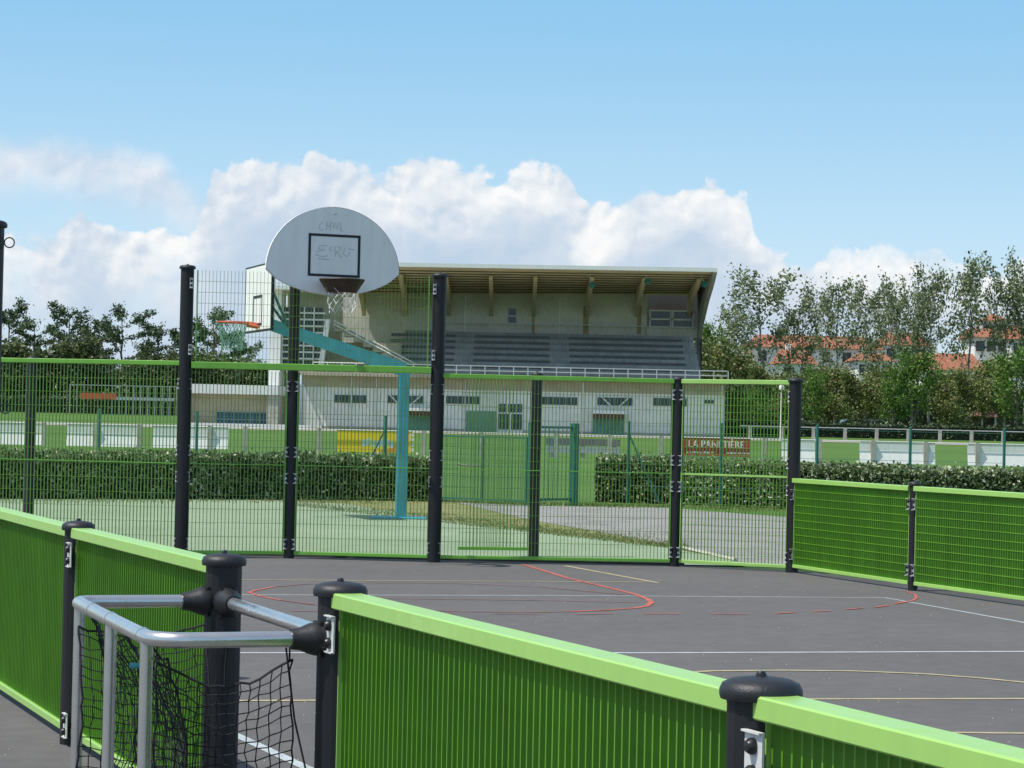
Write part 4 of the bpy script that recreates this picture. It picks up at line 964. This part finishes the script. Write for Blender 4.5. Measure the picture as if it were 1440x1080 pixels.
def tree(seed, H, trunk, nl, spread, up, clump, lsize, lpt, lm, bm, squash=.8, r0=.16, depth=2, base=(.0, 0)):
    rnd = random.Random(seed); t = bpy.data.objects.new('tree', None); col.objects.link(t)
    mb = MB(); tips = []; top = Vector((rnd.gauss(0, .2), rnd.gauss(0, .2), H * .86))
    pts = [Vector((0, 0, -.3)) + (top + Vector((0, 0, .3))) * s + Vector((rnd.gauss(0, .06), rnd.gauss(0, .06), 0)) * (H * .12) * s * (1 - s) * 4 for s in [i / 8 for i in range(9)]]
    mb.tube(pts, [r0 * (1 - .82 * i / 8) for i in range(9)], 7, False)
    for i in range(nl):
        s = trunk + (1 - trunk) * (i / nl) ** .9; k = min(7, int(s * 8)); p = pts[k].lerp(pts[k + 1], s * 8 - k)
        a = i * 2.4 + rnd.gauss(0, .3); d = Vector((math.cos(a) * spread, math.sin(a) * spread, up)).normalized()
        limb(mb, p, d, H * rnd.uniform(.22, .36) * (1.15 - .6 * s), r0 * .35 * (1.1 - s * .6), depth - 1, rnd, tips, .55, .3)
    tips += [pts[-1]] * 3
    mb.build('trunk', bm, t)
    lf = MB()
    for p in tips:
        c = clump * rnd.uniform(.6, 1.25)
        if rnd.random() < .12: continue
        for _ in range(int(lpt * rnd.uniform(.5, 1.5))):
            q = Vector((rnd.gauss(0, c), rnd.gauss(0, c), rnd.gauss(0, c * squash))) * .6
            lf.leaf(p + q, lsize * rnd.uniform(.6, 1.3), rnd, asp=.7)
    lf.build('crown', lm, t)
    return t
protos = {}
for i in range(4): protos['sparse%d' % i] = tree(30 + i, 12, .36, 13, .75, .95, .56, .26, 11 + (i % 3), M['leaf_sparse'], M['bark_pale'], r0=.15)
for i in range(3): protos['olive%d' % i] = tree(50 + i, 7, .18, 14, 1.0, .6, .75, .25, 20, M['leaf_olive'], M['bark'], r0=.15)
for i in range(2): protos['bright%d' % i] = tree(60 + i, 7, .24, 12, 1.0, .7, .62, .24, 19, M['leaf_bright'], M['bark'], r0=.13)
for i in range(3): protos['pine%d' % i] = tree(70 + i, 10, .40, 9, 1.1, .40, .50, .26, 20, M['leaf_pine'], M['bark'], squash=.4, r0=.2)
for i in range(2): protos['bush%d' % i] = tree(80 + i, 5.5, .08, 15, 1.0, .6, .75, .28, 24, M['leaf_dark'], M['bark'], r0=.15)
PH = {'sparse': 12, 'olive': 7, 'bright': 7, 'pine': 10, 'bush': 5.5}
used = set()
def put(kind, px, Y, top, wk, label, group, rz):
    base = kind.rstrip('0123456789'); gz = ground_z(Y); q = atY(px, 600, Y); H = zat(px, top, Y) - gz; s = H / (PH[base] * 1.0)
    if kind in used: t = copy_tree(protos[kind])
    else: t = protos[kind]; used.add(kind)
    t.name = {'sparse': 'tall_sparse_tree', 'olive': 'bushy_tree', 'bright': 'leafy_tree', 'pine': 'pine_tree', 'bush': 'bush'}[base]
    t.location = (q.x, Y, gz); t.scale = (s * wk, s * wk, s); t.rotation_euler = (0, 0, rz); tag(t, label, 'tree' if base != 'bush' else 'bush', group)
ordw = ['first', 'second', 'third', 'fourth', 'fifth', 'sixth', 'seventh', 'eighth', 'ninth', 'tenth', 'eleventh', 'twelfth', 'thirteenth', 'fourteenth', 'fifteenth', 'sixteenth', 'seventeenth']
gS = 'tall sparse trees in front of the red roofed houses'
for i, (px, top, k, Y) in enumerate([(1068, 385, 1.15, 222), (1034, 430, .8, 226), (1128, 412, .8, 224), (1174, 396, .85, 220), (1216, 400, .8, 226), (1252, 402, .75, 222), (1282, 408, .8, 228), (1304, 378, .75, 222), (1362, 368, .8, 221), (1412, 384, .7, 222), (1440, 372, .7, 225), (1462, 372, .8, 222)]):
    put('sparse%d' % (i % 4), px, Y, top, k, 'tall thin grey green see-through tree, %s from the grandstand in the long row' % ordw[i if i > 1 else 1 - i], gS, i * 1.3)
gO = 'bushy olive trees below the sparse row'
for i, (px, top, k, Y) in enumerate([(1000, 478, 1.0, 212), (1030, 492, 1.1, 216), (1078, 516, 1.1, 211), (1112, 528, 1.0, 208), (1165, 512, 1.15, 212), (1205, 524, 1.1, 209), (1238, 516, 1.0, 214), (1332, 520, 1.1, 211), (1362, 524, 1.0, 208), (1398, 506, 1.1, 213)]):
    put('olive%d' % (i % 3), px, Y, top, k, 'round olive brown bushy tree, %s from the grandstand under the tall row' % ordw[i], gO, i * 2.1)
gG = 'bright green leafy trees at the right'
for px, top, k, Y, lab, i in [(1286, 495, 1.0, 206, 'bright green leafy tree in front of the steep orange roof', 0), (1432, 492, .95, 206, 'bright green leafy tree at the right edge of the picture', 1), (1145, 520, .8, 206, 'bright green leafy tree just right of the corner post', 1), (990, 455, .7, 222, 'fresh green tree touching the right end of the grandstand', 0), (1062, 545, .9, 205, 'low bright green tree seen through the narrow mesh panel', 0), (1254, 520, .7, 205, 'small bright green tree left of the big bright one', 1)]:
    put('bright%d' % i, px, Y, top, k, lab, gG, px)
gP = 'dark pines beyond the far left hedge'
for i, (px, top, k, Y) in enumerate([(8, 418, .9, 262), (48, 440, .8, 268), (96, 422, .85, 262), (130, 442, .9, 266), (172, 422, .95, 262), (222, 445, .85, 268), (262, 445, .9, 264), (300, 425, .9, 262), (335, 460, .85, 268)]):
    put('pine%d' % (i % 3), px, Y, top, k, 'dark ragged pine, %s from the left edge of the far tree line' % ordw[i], gP, i * 1.9)
gD = 'dark round bushes beyond the far left hedge'
for i, (px, top, k, Y) in enumerate([(-12, 485, 1.4, 256), (28, 490, 1.5, 254), (68, 500, 1.4, 256), (106, 478, 1.1, 254), (150, 520, 1.5, 256), (195, 512, 1.4, 254), (235, 500, 1.4, 256), (272, 500, 1.4, 254), (312, 505, 1.4, 256), (350, 512, 1.3, 254), (378, 515, 1.2, 256)]):
    put('bush%d' % (i % 2), px, Y, top, k, 'dense dark green bush, %s from the left edge below the pines' % ordw[i], gD, i * 1.7)

# ------------------------------------------------------------------ sun, sky and clouds
SUNV = Vector((-.93 * .5, -.30 * .5, .866)).normalized()
sun = bpy.data.lights.new('sun', 'SUN'); sun.energy = 4.4; sun.angle = math.radians(.5); sun.color = (1, .965, .91)
so = bpy.data.objects.new('sun', sun); col.objects.link(so); so.rotation_euler = SUNV.to_track_quat('Z', 'Y').to_euler(); so.location = (0, 0, 30)
w = bpy.data.worlds.new('World'); sc.world = w; w.use_nodes = True; T = w.node_tree; T.nodes.clear()
def wn(t, **k):
    n = T.nodes.new(t)
    for a, b in k.items(): setattr(n, a, b)
    return n
def L_(a, b): T.links.new(a, b)
def mth(op, a, b=None, c=None, clamp=False):
    n = wn('ShaderNodeMath', operation=op, use_clamp=clamp)
    for i, v in enumerate((a, b, c)):
        if v is None: continue
        if isinstance(v, (int, float)): n.inputs[i].default_value = v
        else: L_(v, n.inputs[i])
    return n.outputs[0]
sky = wn('ShaderNodeTexSky', sky_type='NISHITA', sun_disc=False); sky.sun_elevation = math.radians(60); sky.sun_rotation = math.atan2(SUNV.x, SUNV.y)
sky.air_density = 1.0; sky.dust_density = .4; sky.ozone_density = 2.0
tc = wn('ShaderNodeTexCoord'); sp = wn('ShaderNodeSeparateXYZ'); L_(tc.outputs['Generated'], sp.inputs[0])
az = mth('ARCTAN2', sp.outputs[0], sp.outputs[1]); el = mth('ARCSINE', sp.outputs[2])
U = mth('MULTIPLY', az, 3.3); V = mth('MULTIPLY', el, 3.3)     # thousand-pixel like units: 1 = 17.4 degrees
def noise(off, scale, det=6, rough=.6, zs=1.0, dist=0):
    cb = wn('ShaderNodeCombineXYZ'); L_(mth('ADD', U, off[0]), cb.inputs[0]); L_(mth('MULTIPLY', mth('ADD', V, off[1]), zs), cb.inputs[1])
    n = wn('ShaderNodeTexNoise'); n.inputs['Scale'].default_value = scale; n.inputs['Detail'].default_value = det; n.inputs['Roughness'].default_value = rough; n.inputs['Distortion'].default_value = dist
    L_(cb.outputs[0], n.inputs['Vector']); return n.outputs['Fac']
def profile(pts):
    """cloud height against azimuth, through a colour ramp (1 = .5 units)"""
    u01 = mth('MULTIPLY_ADD', U, 1 / 1.8, .5, True)
    cr = wn('ShaderNodeValToRGB'); cr.color_ramp.interpolation = 'B_SPLINE' if False else 'EASE'
    st_ = []
    for px, py in pts:
        hor = 595 + .0218 * (px - 720); h = (hor - py) / 1000 / .5; st_.append((min(1, max(0, ((px - 720) / 1000) / 1.8 + .5)), (h, h, h, 1)))
    ramp(cr, st_); L_(u01, cr.inputs[0]); return mth('MULTIPLY', cr.outputs[0], .5)
def sstep(x, a, b):
    n = wn('ShaderNodeMapRange', interpolation_type='SMOOTHSTEP'); n.inputs['From Min'].default_value = a; n.inputs['From Max'].default_value = b; L_(x, n.inputs['Value']); return n.outputs['Result']
top = profile([(-170, 330), (60, 345), (110, 318), (200, 335), (262, 335), (300, 250), (350, 225), (440, 212), (520, 235), (590, 226), (655, 240), (740, 230), (785, 255), (825, 292), (862, 280), (900, 252), (990, 250), (1040, 280), (1066, 352), (1120, 372), (1170, 340), (1215, 362), (1300, 366), (1370, 384), (1500, 380), (1600, 330)])
def billow(off):
    """heaped round tops: inverted cell distance at three sizes, coordinates stirred by noise"""
    nx = noise((11 + off[0], 5 + off[1]), 14, 4, .6); ny = noise((21 + off[0], 3 + off[1]), 14, 4, .6); tot = None
    for sc_, am, st_ in ((9, .58, .035), (21, .32, .024), (48, .14, .014)):
        cb = wn('ShaderNodeCombineXYZ')
        L_(mth('MULTIPLY_ADD', mth('SUBTRACT', nx, .5), st_ * 4, mth('ADD', U, off[0])), cb.inputs[0]); L_(mth('MULTIPLY_ADD', mth('SUBTRACT', ny, .5), st_ * 4, mth('ADD', V, off[1])), cb.inputs[1])
        v = wn('ShaderNodeTexVoronoi', feature='F1'); v.inputs['Scale'].default_value = sc_; L_(cb.outputs[0], v.inputs['Vector'])
        t_ = mth('MULTIPLY', mth('SUBTRACT', .62, v.outputs['Distance']), am)
        tot = t_ if tot is None else mth('ADD', tot, t_)
    return tot
nb1 = noise((0, 0), 9, 7, .58)
bw = billow((0, 0)); bw2 = billow((-.006, .010))
edge = mth('ADD', mth('ADD', top, mth('MULTIPLY', mth('SUBTRACT', bw, .04), .10)), mth('MULTIPLY', mth('SUBTRACT', nb1, .5), .05))
depth = mth('SUBTRACT', edge, V)              # >0 inside the cloud
thin = mth('SUBTRACT', 1.0, mth('MULTIPLY', mth('MAXIMUM', sstep(U, .34, .46), mth('MULTIPLY', sstep(U, -.38, -.50), mth('MULTIPLY', sstep(V, .24, .18), 1.0))), mth('MULTIPLY', sstep(noise((9, 4), 7, 5, .6), .45, .62), .6)))
mA = mth('MULTIPLY', mth('MULTIPLY', sstep(depth, -.002, .010), thin), mth('MULTIPLY_ADD', sstep(depth, 0, .03), .12, .88))
# softer left bank
top2 = profile([(-170, 200), (0, 200), (60, 195), (150, 205), (215, 222), (262, 262), (330, 330), (1600, 500)])
bot = mth('SUBTRACT', V, mth('ADD', mth('SUBTRACT', top2, .088), mth('MULTIPLY', mth('SUBTRACT', nb1, .5), .10)))
up2 = mth('SUBTRACT', mth('ADD', top2, mth('MULTIPLY', mth('SUBTRACT', nb1, .5), .06)), V)
mB = mth('MULTIPLY', mth('MULTIPLY', sstep(up2, -.01, .035), sstep(bot, -.02, .05)), mth('MULTIPLY', sstep(U, -.36, -.50), .85))
# thin veil between the banks
veil = mth('MULTIPLY', mth('MULTIPLY', sstep(noise((7, 2), 5, 5, .6, 2.2), .42, .72), sstep(mth('SUBTRACT', .40, V), 0, .1)), mth('MULTIPLY', sstep(U, .0, -.3), .35))
# a small wisp at the upper right
wis = mth('MULTIPLY', mth('MULTIPLY', sstep(noise((4.4, 9), 10, 5, .6, 3), .5, .75), .4), mth('MULTIPLY', sstep(U, .62, .70), sstep(mth('ABSOLUTE', mth('SUBTRACT', V, .325)), .035, .0)))
# relief light from the upper left
ha = noise((0, 0), 4.5, 4, .5); hb = noise((-.03, .04), 4.5, 4, .5)
rel = mth('ADD', mth('MULTIPLY', mth('SUBTRACT', bw, bw2), 2.0), mth('MULTIPLY', mth('SUBTRACT', ha, hb), 2.2))
rimL = mth('SUBTRACT', 1.0, sstep(depth, .02, .16))
relf = mth('MULTIPLY', rel, mth('MULTIPLY_ADD', rimL, .65, .35))
lit = mth('ADD', mth('ADD', mth('MULTIPLY', rimL, .66), relf), mth('MULTIPLY', sstep(noise((2, 8), 4.5, 4, .5), .42, .68), .50), None, True)
litm = mth('MULTIPLY', lit, mth('MULTIPLY_ADD', sstep(V, .07, .24), .8, .2))
cc = wn('ShaderNodeValToRGB'); ramp(cc, [(0, (.52, .65, .80, 1)), (.35, (.64, .73, .84, 1)), (.65, (.80, .85, .90, 1)), (1, (.97, .97, .97, 1))]); L_(litm, cc.inputs[0])
# clear sky tint by height (the telephoto view only spans the lowest ten degrees)
tint = wn('ShaderNodeValToRGB'); ramp(tint, [(0, (.60, .77, .92, 1)), (.4, (.45, .71, .93, 1)), (1, (.235, .55, .86, 1))]); L_(sstep(V, 0.0, .66), tint.inputs[0])
skm = wn('ShaderNodeMix', data_type='RGBA'); skm.inputs['Factor'].default_value = .88
skl = wn('ShaderNodeMix', data_type='RGBA', blend_type='MULTIPLY'); skl.inputs['Factor'].default_value = 1; L_(sky.outputs[0], skl.inputs['A']); skl.inputs['B'].default_value = (.27, .215, .17, 1)
hi = sstep(V, .7, 2.2)      # overhead the physical sky takes over fully
L_(mth('MULTIPLY', mth('SUBTRACT', 1.0, hi), .9), skm.inputs['Factor']); L_(skl.outputs['Result'], skm.inputs['A']); L_(tint.outputs[0], skm.inputs['B'])
m1 = wn('ShaderNodeMix', data_type='RGBA'); L_(veil, m1.inputs['Factor']); L_(skm.outputs['Result'], m1.inputs['A']); m1.inputs['B'].default_value = (.68, .77, .88, 1)
m2_ = wn('ShaderNodeMix', data_type='RGBA'); L_(mB, m2_.inputs['Factor']); L_(m1.outputs['Result'], m2_.inputs['A']); 
cb2 = wn('ShaderNodeValToRGB'); ramp(cb2, [(0, (.60, .70, .83, 1)), (1, (.86, .88, .92, 1))]); L_(mth('ADD', sstep(nb1, .3, .7), rel, None, True), cb2.inputs[0]); L_(cb2.outputs[0], m2_.inputs['B'])
m3_ = wn('ShaderNodeMix', data_type='RGBA'); L_(wis, m3_.inputs['Factor']); L_(m2_.outputs['Result'], m3_.inputs['A']); m3_.inputs['B'].default_value = (.60, .68, .80, 1)
m4_ = wn('ShaderNodeMix', data_type='RGBA'); L_(mA, m4_.inputs['Factor']); L_(m3_.outputs['Result'], m4_.inputs['A']); L_(cc.outputs[0], m4_.inputs['B'])
fin_ = wn('ShaderNodeMix', data_type='RGBA', blend_type='MULTIPLY'); fin_.inputs['Factor'].default_value = 1; L_(m4_.outputs['Result'], fin_.inputs['A']); fin_.inputs['B'].default_value = (10, 10, 10, 1)
fin_.clamp_result = False
bg = wn('ShaderNodeBackground'); bg.inputs['Strength'].default_value = .1; L_(fin_.outputs['Result'], bg.inputs['Color'])
ow = wn('ShaderNodeOutputWorld'); L_(bg.outputs[0], ow.inputs['Surface'])
w.cycles.sampling_method = 'MANUAL'; w.cycles.sample_map_resolution = 256
# object names stay plain
